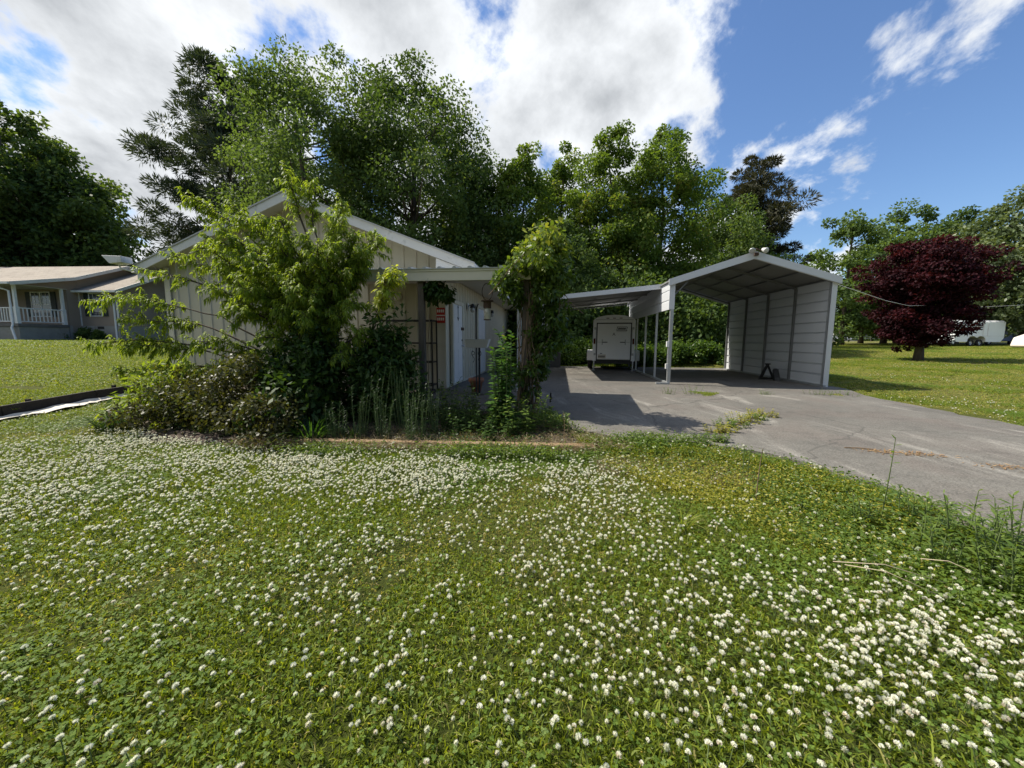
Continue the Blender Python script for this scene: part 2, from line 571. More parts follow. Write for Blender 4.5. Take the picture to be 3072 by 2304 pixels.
def leaves(pos, axis, nor, length, width, tint, kind='rhomb', droop=0.0):
    """returns V, faces list, tint per vertex"""
    n = len(pos)
    axis = norm(axis)
    side = norm(np.cross(axis, nor))
    nor = np.cross(side, axis)
    L = length[:, None]
    W = width[:, None] / 2
    down = np.zeros((n, 3))
    down[:, 2] = -1
    if kind == 'rhomb':
        base = pos
        tip = pos + axis * L + down * (droop * L)
        mid = pos + axis * L * 0.45
        V = np.stack([base, mid + side * W - nor * W * 0.25, tip, mid - side * W - nor * W * 0.25], 1).reshape(-1, 3)
        b = np.arange(n) * 4
        F = [np.stack([b, b + 1, b + 2, b + 3], 1)]
        k = 4
    elif kind == 'lance':
        m1 = pos + axis * L * 0.30 + down * (droop * L * 0.05)
        m2 = pos + axis * L * 0.66 + down * (droop * L * 0.28)
        tip = pos + axis * L * 0.95 + down * (droop * L * 0.62)
        V = np.stack([pos, m1 + side * W, m1 - side * W, m2 + side * W * 0.75, m2 - side * W * 0.75, tip], 1).reshape(-1, 3)
        b = np.arange(n) * 6
        F = [np.stack([b + 1, b + 3, b + 4, b + 2], 1), np.stack([b, b + 1, b + 2], 1), np.stack([b + 3, b + 5, b + 4], 1)]
        k = 6
    elif kind == 'blade':
        m1 = pos + axis * L * 0.5
        tip = pos + axis * L * 0.95 + down * (droop * L * 0.5) + side * 0
        V = np.stack([pos + side * W, pos - side * W, m1 + side * W * 0.8, m1 - side * W * 0.8, tip], 1).reshape(-1, 3)
        b = np.arange(n) * 5
        F = [np.stack([b, b + 1, b + 3, b + 2], 1), np.stack([b + 2, b + 3, b + 4], 1)]
        k = 5
    return V, F, np.repeat(tint, k)


def merge(parts):
    Vs, Ts, off = [], [], 0
    Fs = {}
    for V, F, T in parts:
        Vs.append(V)
        Ts.append(T)
        for f in F:
            Fs.setdefault(f.shape[1], []).append(f + off)
        off += len(V)
    return np.concatenate(Vs), [np.concatenate(x) for x in Fs.values()], np.concatenate(Ts)


def rdir(rg, n):
    return norm(rg.normal(size=(n, 3)))


# ------------------------------------------------------------------ terrain
YAW = R(-7.0)
HO = (-1.67, 9.40, 0.0)          # front right corner of the workshop
CPO = (4.27, 10.55, 0.0)         # front left leg of the carport
U = np.array([math.cos(R(7)), -math.sin(R(7))])
Vv = np.array([math.sin(R(7)), math.cos(R(7))])


def loc2w(O, u, v):
    return O[0] + U[0] * u + Vv[0] * v, O[1] + U[1] * u + Vv[1] * v


DRIVE = [(2.11, 4.45), (2.55, 4.15), (2.86, 3.75), (3.06, 2.95), (3.02, 2.1), (2.95, 0.0), (2.9, -7.0),
         (7.0, -7.0), (7.1, 0.0), (7.28, 5.35), (7.78, 8.2), (7.85, 8.45), (2.4, 8.62), (0.9, 8.7), (0.62, 6.0), (0.85, 5.0), (1.4, 4.6)]
PAD = [(-1.75, 6.55), (0.60, 6.2), (0.87, 8.71), (2.4, 8.64), (7.86, 8.47), (8.52, 9.75), (9.35, 17.1), (0.4, 18.0), (-0.6, 18.0), (-1.72, 9.35)]


def inside(poly, x, y):
    x = np.asarray(x)
    y = np.asarray(y)
    r = np.zeros(x.shape, bool)
    n = len(poly)
    for i in range(n):
        x0, y0 = poly[i]
        x1, y1 = poly[(i + 1) % n]
        c = ((y0 > y) != (y1 > y)) & (x < (x1 - x0) * (y - y0) / (y1 - y0 + 1e-12) + x0)
        r ^= c
    return r


def dist_poly(poly, x, y):
    d = np.full(np.shape(x), 1e9)
    n = len(poly)
    for i in range(n):
        x0, y0 = poly[i]
        x1, y1 = poly[(i + 1) % n]
        dx, dy = x1 - x0, y1 - y0
        t = np.clip(((x - x0) * dx + (y - y0) * dy) / (dx * dx + dy * dy), 0, 1)
        d = np.minimum(d, np.hypot(x - x0 - t * dx, y - y0 - t * dy))
    return d


def sstep(a, b, x):
    t = np.clip((x - a) / (b - a), 0, 1)
    return t * t * (3 - 2 * t)


def edge_x(y):                    # line of the dark edging board
    return -8.02 + (y - 5.93) * 0.123


def ground(x, y):
    x = np.asarray(x, float)
    y = np.asarray(y, float)
    z = np.full(np.broadcast(x, y).shape, -0.14)
    s = np.minimum(edge_x(y) - x, 60)
    left = 0.10 + 0.050 * np.clip(s, 0, 18) + 0.006 * np.clip(s - 18, 0, 40)
    z = z + (left + 0.14) * sstep(0.0, 0.35, s)
    # towards the workshop the lawn comes up a little
    z = z + 0.17 * sstep(5.0, 8.5, y) * (1 - sstep(0.0, 0.35, s)) * sstep(3.0, 0.0, x)
    right = 0.11 + 0.0145 * np.clip(x - 7.5, 0, 60) + 0.0125 * np.clip(y - 8, 0, 40)
    z = z + right * sstep(6.6, 8.2, x)
    back = 0.11 + 0.014 * np.clip(y - 17, 0, 40)
    z = z + back * sstep(16.5, 19, y) * (1 - sstep(6.6, 8.2, x)) * (1 - sstep(0.0, 0.35, s))
    din = np.minimum(dist_poly(DRIVE, x, y), dist_poly(PAD, x, y))
    ins = inside(DRIVE, x, y) | inside(PAD, x, y)
    near = 1 - sstep(0.0, 0.9, din)
    z = np.where(ins, -0.09, z * (1 - near) + (-0.025) * near)
    z = z + 0.012 * np.sin(x * 2.1 + 0.7 * y) * np.sin(y * 1.7 - 0.4 * x) * (~ins)
    return z


def gz(x, y):
    return float(ground(np.array([x]), np.array([y]))[0])


def make_ground():
    rr = np.concatenate([[0.0], 0.35 * 1.032 ** np.arange(0, 245)])
    rr = rr[rr < 800]
    na = 360
    a = np.linspace(0, 2 * np.pi, na, endpoint=False)
    X = (rr[1:, None] * np.sin(a)[None]).ravel()
    Y = (rr[1:, None] * np.cos(a)[None]).ravel()
    X = np.concatenate([[0], X])
    Y = np.concatenate([[0], Y])
    Z = ground(X, Y)
    nr = len(rr) - 1
    i = np.arange(nr - 1)[:, None]
    k = np.arange(na)[None]
    k2 = (k + 1) % na
    q = np.stack([(1 + i * na + k), (1 + (i + 1) * na + k), (1 + (i + 1) * na + k2), (1 + i * na + k2)], -1).reshape(-1, 4)
    t = np.stack([np.zeros(na, int), 1 + np.arange(na), 1 + (np.arange(na) + 1) % na], 1)
    me = npmesh('ground', np.stack([X, Y, Z], 1), [q, t], 'lawn', smooth=True)
    o = place(me, 'ground')
    tag(o, 'gently rolling green lawn around the workshop and the drive', None, kind='structure')


make_ground()


def slab(name, poly, mat, z0, z1, label):
    m = MB()
    m.prism(poly, 'z', z0, z1)
    o = m.build(name, mat)
    tag(o, label, kind='structure')
    return o


rg = np.random.default_rng(11)


def rough_poly(poly, step=0.22, amp=0.035, keep=lambda p: True):
    out = []
    n = len(poly)
    for i in range(n):
        a, b = np.array(poly[i]), np.array(poly[(i + 1) % n])
        L = np.linalg.norm(b - a)
        k = max(1, int(L / step)) if L < 9 else max(1, int(L / 0.6))
        nn = np.array([-(b - a)[1], (b - a)[0]]) / L
        for j in range(k):
            p = a + (b - a) * j / k
            if j and keep(p):
                p = p + nn * rg.normal() * amp
            out.append(tuple(p))
    return out


slab('driveway', rough_poly(DRIVE, keep=lambda p: p[1] < 8.2), 'concrete', -0.12, 0.0, 'worn grey driveway with scuffed streaks leading past the lawn')
slab('carport_pad', rough_poly(PAD, 0.5, 0.0), 'pad', -0.12, -0.004, 'worn concrete pad under the carport and the porch')

# far lane on the right and bare verge
m = MB()
pts = []
for k in range(13):
    x = 20 + k * 12
    pts.append((x, 70 + 0.10 * (x - 20)))
vs, fs = [], []
for i, (x, y) in enumerate(pts):
    for dy in (0.0, 6.5):
        vs.append((x, y + dy, gz(x, y + dy) + 0.05))
for i in range(len(pts) - 1):
    fs.append((2 * i, 2 * i + 2, 2 * i + 3, 2 * i + 1))
m.add(vs, fs)
tag(m.build('road', surf('pale_lane', (0.42, 0.40, 0.37), 0.9, 0.1, 0.5)), 'pale lane beyond the trees', kind='structure')

# planting bed of bare soil before the porch
BED = [(-5.6, 5.6), (-4.7, 4.75), (-3.3, 4.55), (-1.2, 4.52), (0.95, 4.42), (0.75, 5.2), (0.58, 6.15), (-1.7, 6.6), (-1.72, 9.3), (-8.6, 9.9), (-7.4, 8.4), (-6.4, 6.6)]


def make_bed():
    xs = np.arange(-8.8, 1.1, 0.12)
    ys = np.arange(4.3, 10.1, 0.12)
    X, Y = np.meshgrid(xs, ys)
    ins = inside(BED, X, Y)
    d = dist_poly(BED, X, Y)
    Z = np.maximum(ground(X, Y), -0.13) + np.where(ins, np.minimum(d * 0.25, 0.075), -0.06)
    Z = Z + rg.normal(size=Z.shape) * 0.012
    ok = ins | (d < 0.13)
    nx = len(xs)
    i, j = np.meshgrid(np.arange(len(ys) - 1), np.arange(nx - 1), indexing='ij')
    good = ok[:-1, :-1] & ok[1:, :-1] & ok[:-1, 1:] & ok[1:, 1:]
    i, j = i[good], j[good]
    q = np.stack([i * nx + j, i * nx + j + 1, (i + 1) * nx + j + 1, (i + 1) * nx + j], 1)
    V = np.stack([X, Y, Z], -1).reshape(-1, 3)
    used = np.unique(q)
    remap = np.full(len(V), -1)
    remap[used] = np.arange(len(used))
    me = npmesh('planting_bed', V[used], [remap[q]], 'soil', smooth=True)
    tag(place(me, 'planting_bed'), 'dark soil of the overgrown planting bed', kind='structure')


make_bed()
# ------------------------------------------------------------------ workshop with porch
def roof_z(u):
    return 4.60 - 0.385 * abs(u + 3.6)


def panel_mesh(name, w, ztop0, ztop1, zbot, mat='cream', rib=0.026):
    """vertical metal sheet with one raised rib at its right edge; local x across, -y out"""
    prof = [(0.0, 0.0), (w - 0.075, 0.0), (w - 0.060, -rib), (w - 0.020, -rib), (w - 0.004, 0.0), (w, 0.0), (w, 0.02), (0, 0.02)]
    m = MB()
    n = len(prof)
    vs = [(x, y, zbot) for x, y in prof]
    vs += [(x, y, ztop0 + (ztop1 - ztop0) * x / w) for x, y in prof]
    fs = [(i, (i + 1) % n, n + (i + 1) % n, n + i) for i in range(n)] + [tuple(range(n))[::-1], tuple(range(n, 2 * n))]
    m.add(vs, fs)
    return m.mesh(name, mat)


def workshop():
    W, LEN = 7.4, 12.5
    h = empty('workshop', HO, YAW)
    tag(h, 'cream metal sided workshop with white trimmed gable roof and open porch', 'building')
    # solid core of the walls
    core = MB()
    core.add([(-W, 0.03, -0.1), (0, 0.03, -0.1), (0, 0.03, 3.1), (-3.6, 0.03, 4.5), (-W, 0.03, 3.05),
              (-W, LEN, -0.1), (0, LEN, -0.1), (0, LEN, 3.1), (-3.6, LEN, 4.5), (-W, LEN, 3.05)],
             [(0, 1, 2, 3, 4), (9, 8, 7, 6, 5), (0, 5, 6, 1), (1, 6, 7, 2), (2, 7, 8, 3), (3, 8, 9, 4), (4, 9, 5, 0)])
    core.build('wall', 'cream', h)
    n = 24
    w = W / n
    for i in range(n):
        u0 = -W + i * w
        me = panel_mesh('siding_panel', w, roof_z(u0) - 0.10, roof_z(u0 + w) - 0.10, 0.02)
        place(me, 'siding_panel', h, (u0, 0.0, 0.0))
    ns = 41
    ws = LEN / ns
    me = panel_mesh('side_panel', ws, 3.0, 3.0, 0.02, rib=0.02)
    for i in range(ns):
        place(me, 'side_siding_panel', h, (0.03, i * ws, 0), (0, 0, R(90)))
    # corner trim
    m = MB()
    m.box(-0.16, 0.075, -0.055, -0.028, 0.0, 3.05)
    m.box(0.053, 0.078, -0.026, 0.16, 0.0, 3.05)
    m.build('corner_trim', 'cream_trim', h)
    m = MB()
    m.box(-W - 0.05, -W + 0.1, -0.055, -0.028, 0.0, 3.0)
    m.box(-W - 0.07, -W - 0.045, -0.026, 0.14, 0.0, 3.0)
    m.build('corner_trim', 'cream_trim', h)
    # roof: two slopes of ribbed sheets
    EV, FV = 0.88, -0.42
    for sgn, uend in ((-1, -7.78), (1, EV)):
        run = abs(uend + 3.6)
        k = 14
        sw = (LEN + 0.42 + 0.3) / k
        mm = MB()
        z1 = -0.385 * run
        s = sgn
        prof = [(0, 0), (sw - .08, 0), (sw - .06, .03), (sw - .02, .03), (sw, 0), (sw, -.02), (0, -.02)]
        nn = len(prof)
        vs = [(0, y, z) for y, z in prof] + [(s * run, y, z + z1) for y, z in prof]
        mm.add(vs, [(i, (i + 1) % nn, nn + (i + 1) % nn, nn + i) for i in range(nn)] + [tuple(range(nn)), tuple(range(2 * nn - 1, nn - 1, -1))])
        sheet = mm.mesh('roof_sheet', 'roofmetal')
        for i in range(k):
            place(sheet, 'roof_sheet', h, (-3.6, FV + i * sw, 4.62))
        # rake board, white
        m = MB()
        a = np.array([-3.6 + 0.0 * s, 4.60])
        b = np.array([uend, 4.60 - 0.385 * run])
        m.add([(a[0], FV - 0.012, a[1]), (b[0], FV - 0.012, b[1]), (b[0], FV - 0.012, b[1] - 0.19), (a[0], FV - 0.012, a[1] - 0.205),
               (a[0], FV - 0.04, a[1]), (b[0], FV - 0.04, b[1]), (b[0], FV - 0.04, b[1] - 0.19), (a[0], FV - 0.04, a[1] - 0.205)],
              [(0, 1, 2, 3), (7, 6, 5, 4), (0, 4, 5, 1), (1, 5, 6, 2), (2, 6, 7, 3), (3, 7, 4, 0)])
        m.build('rake_board', 'white_old', h)
        # drip edge under it
        m = MB()
        m.bar((a[0], FV - 0.05, a[1] + 0.012), (b[0], FV - 0.05, b[1] + 0.012), 0.03, 0.03)
        m.build('drip_edge', 'roofmetal', h)
        # soffit under the rake
        m = MB()
        m.add([(a[0], FV, a[1] - 0.12), (b[0], FV, b[1] - 0.12), (b[0], 0.02, b[1] - 0.12), (a[0], 0.02, a[1] - 0.12),
               (a[0], FV, a[1] - 0.10), (b[0], FV, b[1] - 0.10), (b[0], 0.02, b[1] - 0.10), (a[0], 0.02, a[1] - 0.10)],
              [(0, 1, 2, 3), (7, 6, 5, 4), (0, 4, 5, 1), (1, 5, 6, 2), (2, 6, 7, 3), (3, 7, 4, 0)])
        m.build('soffit', 'soffit', h)
    # eaves: fascia, soffit boards, boxed returns
    zr = roof_z(EV)
    MB().box(EV - 0.03, EV + 0.0, FV, LEN + 0.3, zr - 0.16, zr + 0.0).build('eave_fascia', 'white_old', h)
    MB().box(0.08, EV - 0.035, FV + 0.03, LEN + 0.25, zr - 0.15, zr - 0.13).build('eave_soffit', 'soffit', h)
    MB().prism([(-0.02, roof_z(-0.02) - 0.205), (EV, zr - 0.19), (EV, zr - 0.22), (0.70, zr - 0.36), (-0.02, zr - 0.40)], 'y', FV + 0.002, FV + 0.02).build('eave_return', 'white', h)
    zl = roof_z(-7.78)
    MB().box(-7.80, -7.77, FV, LEN + 0.3, zl - 0.16, zl).build('eave_fascia', 'white_old', h)
    MB().box(-7.76, -W - 0.08, FV + 0.03, LEN + 0.25, zl - 0.17, zl - 0.15).build('eave_soffit', 'soffit', h)
    g = MB().prism([(x + 0.27, z) for x, z in [(-8.20, zl - 0.18), (-8.10, zl - 0.18), (-8.075, zl - 0.04), (-8.085, zl - 0.04), (-8.11, zl - 0.165), (-8.19, zl - 0.165), (-8.215, zl - 0.03), (-8.23, zl - 0.03)]], 'y', FV - 0.02, LEN + 0.3)
    g.build('gutter', 'white_old', h)
    MB().prism([(-7.78, zl - 0.16), (-W - 0.08, zl - 0.2), (-W - 0.08, zl - 0.42), (-7.78, zl - 0.36)], 'y', FV + 0.002, FV + 0.02).build('eave_return', 'white_old', h)
    # weathered floodlight box on the left eave
    fl = MB()
    fl.add([(-8.35, -0.74, zl + 0.20), (-7.81, -0.74, zl + 0.17), (-7.79, -0.74, zl + 0.02), (-8.15, -0.74, zl + 0.0),
            (-8.35, -0.48, zl + 0.20), (-7.81, -0.48, zl + 0.17), (-7.79, -0.48, zl + 0.02), (-8.15, -0.48, zl + 0.0)],
           [(0, 1, 2, 3), (7, 6, 5, 4), (0, 4, 5, 1), (1, 5, 6, 2), (2, 6, 7, 3), (3, 7, 4, 0)])
    flo = fl.build('floodlight', 'white_old', h, bevel=0.01)
    MB().tube([(-8.06, -0.6, zl + 0.02), (-8.03, -0.58, zl - 0.10), (-7.88, -0.5, zl - 0.14), (-7.76, -0.43, zl - 0.10)], 0.022, 8).build('arm', 'white_old', flo)

    # ---------------- porch
    PU0, PU1, PV = -1.95, 2.34, -3.02
    zf, zb = 2.31, 2.63

    def pz(v):
        return zb + (zf - zb) * (v / PV)
    k = 9
    sw = (PU1 - PU0 + 0.1) / k
    prof = []
    for j in range(0, 3):
        x = sw * j / 2
        if j < 2:
            prof += [(x, 0), (x + sw / 2 - 0.075, 0.0), (x + sw / 2 - 0.055, 0.026), (x + sw / 2 - 0.02, 0.026)]
    prof += [(sw, 0), (sw, -0.012), (0, -0.012)]
    nn = len(prof)
    mm = MB()
    vs = [(x, PV - 0.05, z + pz(PV - 0.05)) for x, z in prof] + [(x, -0.03, z + pz(-0.03)) for x, z in prof]
    mm.add(vs, [(i, (i + 1) % nn, nn + (i + 1) % nn, nn + i) for i in range(nn)] + [tuple(range(nn)), tuple(range(2 * nn - 1, nn - 1, -1))])
    sheet = mm.mesh('porch_roof_sheet', 'roofmetal')
    for i in range(k):
        place(sheet, 'porch_roof_sheet', h, (PU0 - 0.05 + i * sw, 0, 0))
    m = MB()
    m.box(PU0, PU1, PV - 0.02, PV + 0.02, zf - 0.195, zf - 0.018)
    m.build('porch_fascia', 'cream_trim', h, bevel=0.004)
    MB().box(PU0, PU1 + 0.03, PV - 0.034, PV - 0.022, zf - 0.05, zf - 0.016).build('fascia_cap', 'cream_trim', h)
    MB().add([(PU0, PV + 0.03, pz(PV) - 0.19), (PU1, PV + 0.03, pz(PV) - 0.19), (PU1, -0.08, pz(0) - 0.12), (PU0, -0.08, pz(0) - 0.12),
              (PU0, PV + 0.03, pz(PV) - 0.17), (PU1, PV + 0.03, pz(PV) - 0.17), (PU1, -0.08, pz(0) - 0.10), (PU0, -0.08, pz(0) - 0.10)],
             [(0, 1, 2, 3), (7, 6, 5, 4), (0, 4, 5, 1), (1, 5, 6, 2), (2, 6, 7, 3), (3, 7, 4, 0)]).build('porch_ceiling', 'soffit', h)
    m = MB()
    m.add([(PU1 - .03, PV + .03, zf - .19), (PU1 - .03, -0.06, zb - .17), (PU1 - .03, -0.06, zb - .02), (PU1 - .03, PV + .03, zf - .02),
           (PU1, PV + .03, zf - .19), (PU1, -0.06, zb - .17), (PU1, -0.06, zb - .02), (PU1, PV + .03, zf - .02)],
          [(0, 1, 2, 3), (7, 6, 5, 4), (0, 4, 5, 1), (1, 5, 6, 2), (2, 6, 7, 3), (3, 7, 4, 0)])
    m.build('porch_side_fascia', 'white_old', h)
    for pu, lean in ((0.54, 0.0), (2.26, 0.0), (-1.7, 0.0)):
        m = MB()
        m.bar((pu, PV + 0.10, -0.1), (pu + lean, PV + 0.10, zf - 0.19), 0.098, 0.098)
        m.build('porch_post', 'wood_old', h, bevel=0.006)
    m = MB()
    m.bar((1.86, -0.12, -0.02), (1.86, -0.12, zb - 0.14), 0.09, 0.09)
    m.build('white_post', 'white', h, bevel=0.004)

    # ---------------- doors on the side wall
    def door(v0, v1, z1, mat, label, arrow=False):
        d = MB().box(0.06, 0.10, v0, v1, 0.06, z1).build('door', mat, h)
        d['label'] = label
        fr = MB()
        fr.box(0.055, 0.125, v0 - 0.10, v0 - 0.004, 0.02, z1 + 0.10)
        fr.box(0.055, 0.125, v1 + 0.004, v1 + 0.10, 0.02, z1 + 0.10)
        fr.box(0.055, 0.125, v0 - 0.003, v1 + 0.003, z1 + 0.004, z1 + 0.10)
        fr.build('door_frame', 'cream_trim', d, bevel=0.004)
        for a, b in ((0.12, 0.44), (0.52, 0.92)):
            for c0, c1 in ((0.1, 0.46), (0.54, 0.9)):
                MB().box(0.098, 0.108, v0 + (v1 - v0) * c0, v0 + (v1 - v0) * c1, z1 * a, z1 * b).build('raised_panel', mat, d, bevel=0.006)
        k = MB()
        k.lathe([(0.0, 0.0), (0.016, 0.0), (0.016, 0.03), (0.03, 0.045), (0.032, 0.062), (0.02, 0.078), (0.0, 0.08)])
        ko = k.build('knob', 'alu', d, smooth=True)
        ko.rotation_euler = (0, R(90), 0)
        ko.location = (0.10, v1 - 0.09, 1.02)
        kk = MB().lathe([(0, 0), (0.026, 0), (0.026, 0.02), (0, 0.025)])
        k2 = kk.build('deadbolt', 'black', d, smooth=True)
        k2.rotation_euler = (0, R(90), 0)
        k2.location = (0.10, v1 - 0.09, 1.17)
        if arrow:
            ar = MB()
            vm = (v0 + v1) / 2
            ar.box(0.109, 0.116, vm - 0.012, vm + 0.012, 1.72, 2.05)
            ar.prism([(vm - 0.09, 1.78), (vm, 1.68), (vm + 0.09, 1.78), (vm, 1.73)], 'x', 0.109, 0.117)
            ar.prism([(vm - 0.05, 2.02), (vm, 2.10), (vm + 0.05, 2.02), (vm, 2.04)], 'x', 0.109, 0.117)
            ar.build('iron_arrow', 'black', d)
            MB().box(0.10, 0.13, v1 - 0.16, v1 + 0.10, 1.44, 1.52).build('hasp', 'rust', d)
        return d
    door(0.52, 1.45, 2.10, 'white', 'white panelled door with black iron arrow ornament', True)
    door(3.55, 4.75, 2.22, 'white', 'plain white double panel door beyond the wall lamp')
    # wall lamps
    for v, z in ((2.28, 2.18), (5.55, 2.25)):
        m = MB()
        m.box(0.055, 0.085, v - 0.06, v + 0.06, z - 0.10, z + 0.08)
        lo = m.build('wall_lamp', 'white_old', h, bevel=0.006)
        MB().tube([(0.09, v, z), (0.16, v - 0.02, z + 0.03), (0.21, v - 0.04, z - 0.02)], 0.012, 6).build('arm', 'black', lo)
        MB().lathe([(0.0, 0.10), (0.06, 0.07), (0.075, 0.0), (0.085, -0.03)], (0.22, v - 0.05, z - 0.03), 14).build('shade', 'black', lo, smooth=True)
        MB().lathe([(0.03, 0.0), (0.062, -0.04), (0.066, -0.11), (0.035, -0.15), (0.0, -0.155)], (0.22, v - 0.05, z - 0.04), 14).build('glass', 'lampglass', lo, smooth=True)
    # old light fixture on the front wall under the porch
    m = MB().lathe([(0.0, -0.05), (0.09, -0.05), (0.10, 0.0), (0.06, 0.02), (0.0, 0.02)], (0, 0, 0), 14)
    o = m.build('front_lamp', 'cream_trim', h, smooth=True)
    o.rotation_euler = (R(90), 0, 0)
    o.location = (-1.11, -0.05, 2.2)
    # base trim at the foot of the walls
    MB().box(-W - 0.04, -0.165, -0.05, -0.03, -0.08, 0.06).build('base_trim', 'cream_trim', h)
    MB().box(0.056, 0.075, 0.165, LEN, -0.06, 0.05).build('base_trim', 'cream_trim', h)
    return h


workshop()


def in_house(u, v, z):
    x, y = loc2w(HO, u, v)
    return (x, y, z)


def porch_things():
    # black metal shelf rack against the front wall
    r = empty('shelf_rack', in_house(-0.74, -0.32, 0), YAW)
    tag(r, 'black metal shelf rack standing against the cream wall on the porch', 'shelf')
    for x in (-0.62, 0.62):
        for y in (-0.17, 0.17):
            MB().bar((x, y, 0), (x, y, 1.64), 0.03).build('post', 'black', r)
    for z in (0.12, 0.66, 1.10, 1.62):
        s = MB()
        for y in (-0.17, 0.17):
            s.bar((-0.60, y, z), (0.60, y, z), 0.03, 0.035)
        for x in (-0.595, 0.595):
            s.bar((x, -0.155, z), (x, 0.155, z), 0.03, 0.034)
        for k in range(1, 7):
            s.bar((-0.6 + k * 0.171, -0.155, z), (-0.6 + k * 0.171, 0.155, z), 0.008, 0.008)
        s.build('shelf', 'black', r)
    MB().bar((0.36, -0.155, 0.02), (0.36, -0.155, 1.60), 0.026).build('brace', 'black', r)
    # red sign
    s = empty('sign', in_house(-0.035, -0.07, 1.58), YAW)
    tag(s, 'small red and white sign on the corner trim beside the door', 'sign')
    MB().box(-0.105, 0.105, -0.004, 0.004, 0, 0.36).build('board', 'red', s)
    MB().box(-0.105, 0.105, -0.008, -0.0045, 0.165, 0.19).build('white_band', 'white', s)
    for row, z in enumerate((0.05, 0.24)):
        for k in range(4):
            MB().box(-0.085 + k * 0.045, -0.055 + k * 0.045, -0.008, -0.0045, z + 0.01, z + 0.075).build('mark', 'white', s)
    # terracotta pot and the planter stand on the porch floor
    pot = empty('flower_pot', in_house(0.93, -0.55, -0.004), YAW)
    tag(pot, 'terracotta flower pot on the porch floor below the planter stand', 'pot')
    MB().lathe([(0.0, 0.0), (0.10, 0.0), (0.15, 0.24), (0.175, 0.24), (0.18, 0.32), (0.15, 0.32), (0.14, 0.27), (0.0, 0.26)], n=24).build('body', 'terracotta', pot, smooth=True)
    MB().lathe([(0.0, 0.272), (0.138, 0.272)], n=24).build('soil', 'soil', pot)
    st = empty('planter_stand', in_house(1.02, -0.95, -0.004), YAW)
    tag(st, 'thin black iron stand carrying a grey trough with scrollwork below', 'planter')
    MB().tube([(0, 0, 0), (0, 0, 1.75), (0.01, 0, 1.86), (0.05, 0, 1.95)], 0.013, 8).build('pole', 'black', st)
    MB().tube([(0.06, 0.03, 0.0), (0.06, 0.03, 1.02)], 0.022, 8).build('pole', 'black', st)
    MB().box(-0.18, 0.18, -0.09, 0.09, -0.0, 0.012).build('foot', 'black', st)
    MB().prism([(-0.20, 1.02), (0.24, 1.02), (0.30, 1.20), (-0.24, 1.20)], 'y', -0.10, 0.10).build('trough', 'white_old', st, bevel=0.006)
    for sx in (-1, 1):
        pts = []
        for k in range(24):
            t = k / 23
            a = t * 4.2
            rr = 0.055 * (1 - 0.62 * abs(2 * t - 1))
            pts.append((sx * (0.075 + 0.03 * math.sin(a * 1.5) + 0.0), 0.0, 0.96 - 0.26 * t))
        MB().tube(pts, 0.006, 5).build('scroll', 'black', st)
        pts = [(sx * (0.07 + 0.035 * math.cos(q)), 0.0, 0.90 + 0.035 * math.sin(q)) for q in np.linspace(0, 5.2, 14)]
        MB().tube(pts, 0.006, 5).build('scroll', 'black', st)
    # hanging lantern
    ln = empty('lantern', in_house(1.63, -2.9, 1.50), YAW)
    tag(ln, 'rusty hanging jar lantern with a wire hoop under the porch fascia', 'lantern')
    pts = [(0.085 * math.cos(q), 0, 0.45 + 0.135 * math.sin(q)) for q in np.linspace(-math.pi / 2, 1.5 * math.pi, 30)]
    MB().tube(pts, 0.006, 6, cap=False).build('hoop', 'rust', ln)
    MB().lathe([(0.0, 0.325), (0.095, 0.315), (0.105, 0.30), (0.065, 0.295), (0.065, 0.19), (0.0, 0.19)], n=18).build('cap', 'rust', ln, smooth=False)
    MB().lathe([(0.045, 0.19), (0.056, 0.16), (0.056, 0.02), (0.048, 0.0), (0.0, 0.0)], n=18).build('jar', 'lampglass', ln, smooth=True)
    MB().lathe([(0.058, 0.012), (0.062, 0.0), (0.0, -0.006)], n=18).build('rim', 'rust', ln)
    # dark bin by the wall
    b = empty('trash_bin', in_house(0.72, 5.15, -0.004), YAW)
    tag(b, 'dark lidded bin by the side wall behind the leafy plant', 'bin')
    MB().prism([(-0.24, 0.0), (0.24, 0.0), (0.29, 0.85), (-0.29, 0.85)], 'y', -0.26, 0.26).build('body', 'darkplastic', b, bevel=0.02)
    MB().box(-0.31, 0.31, -0.29, 0.29, 0.855, 0.92).build('lid', 'darkplastic', b, bevel=0.02)
    # dark storage box at the far end of the pad
    b = empty('storage_box', (1.75, 17.3, -0.004), YAW)
    tag(b, 'dark grey storage box at the far edge of the pad', 'box')
    MB().prism([(-0.62, 0.0), (0.42, 0.0), (0.42, 0.62), (0.28, 0.80), (-0.62, 0.82)], 'y', -0.3, 0.3).build('body', surf('grey_plastic', (0.075, 0.078, 0.08), 0.7, 0.15, 5), b, bevel=0.02)
    MB().box(-0.64, 0.30, -0.32, 0.32, 0.825, 0.865).build('lid', 'darkplastic', b, bevel=0.01)


porch_things()


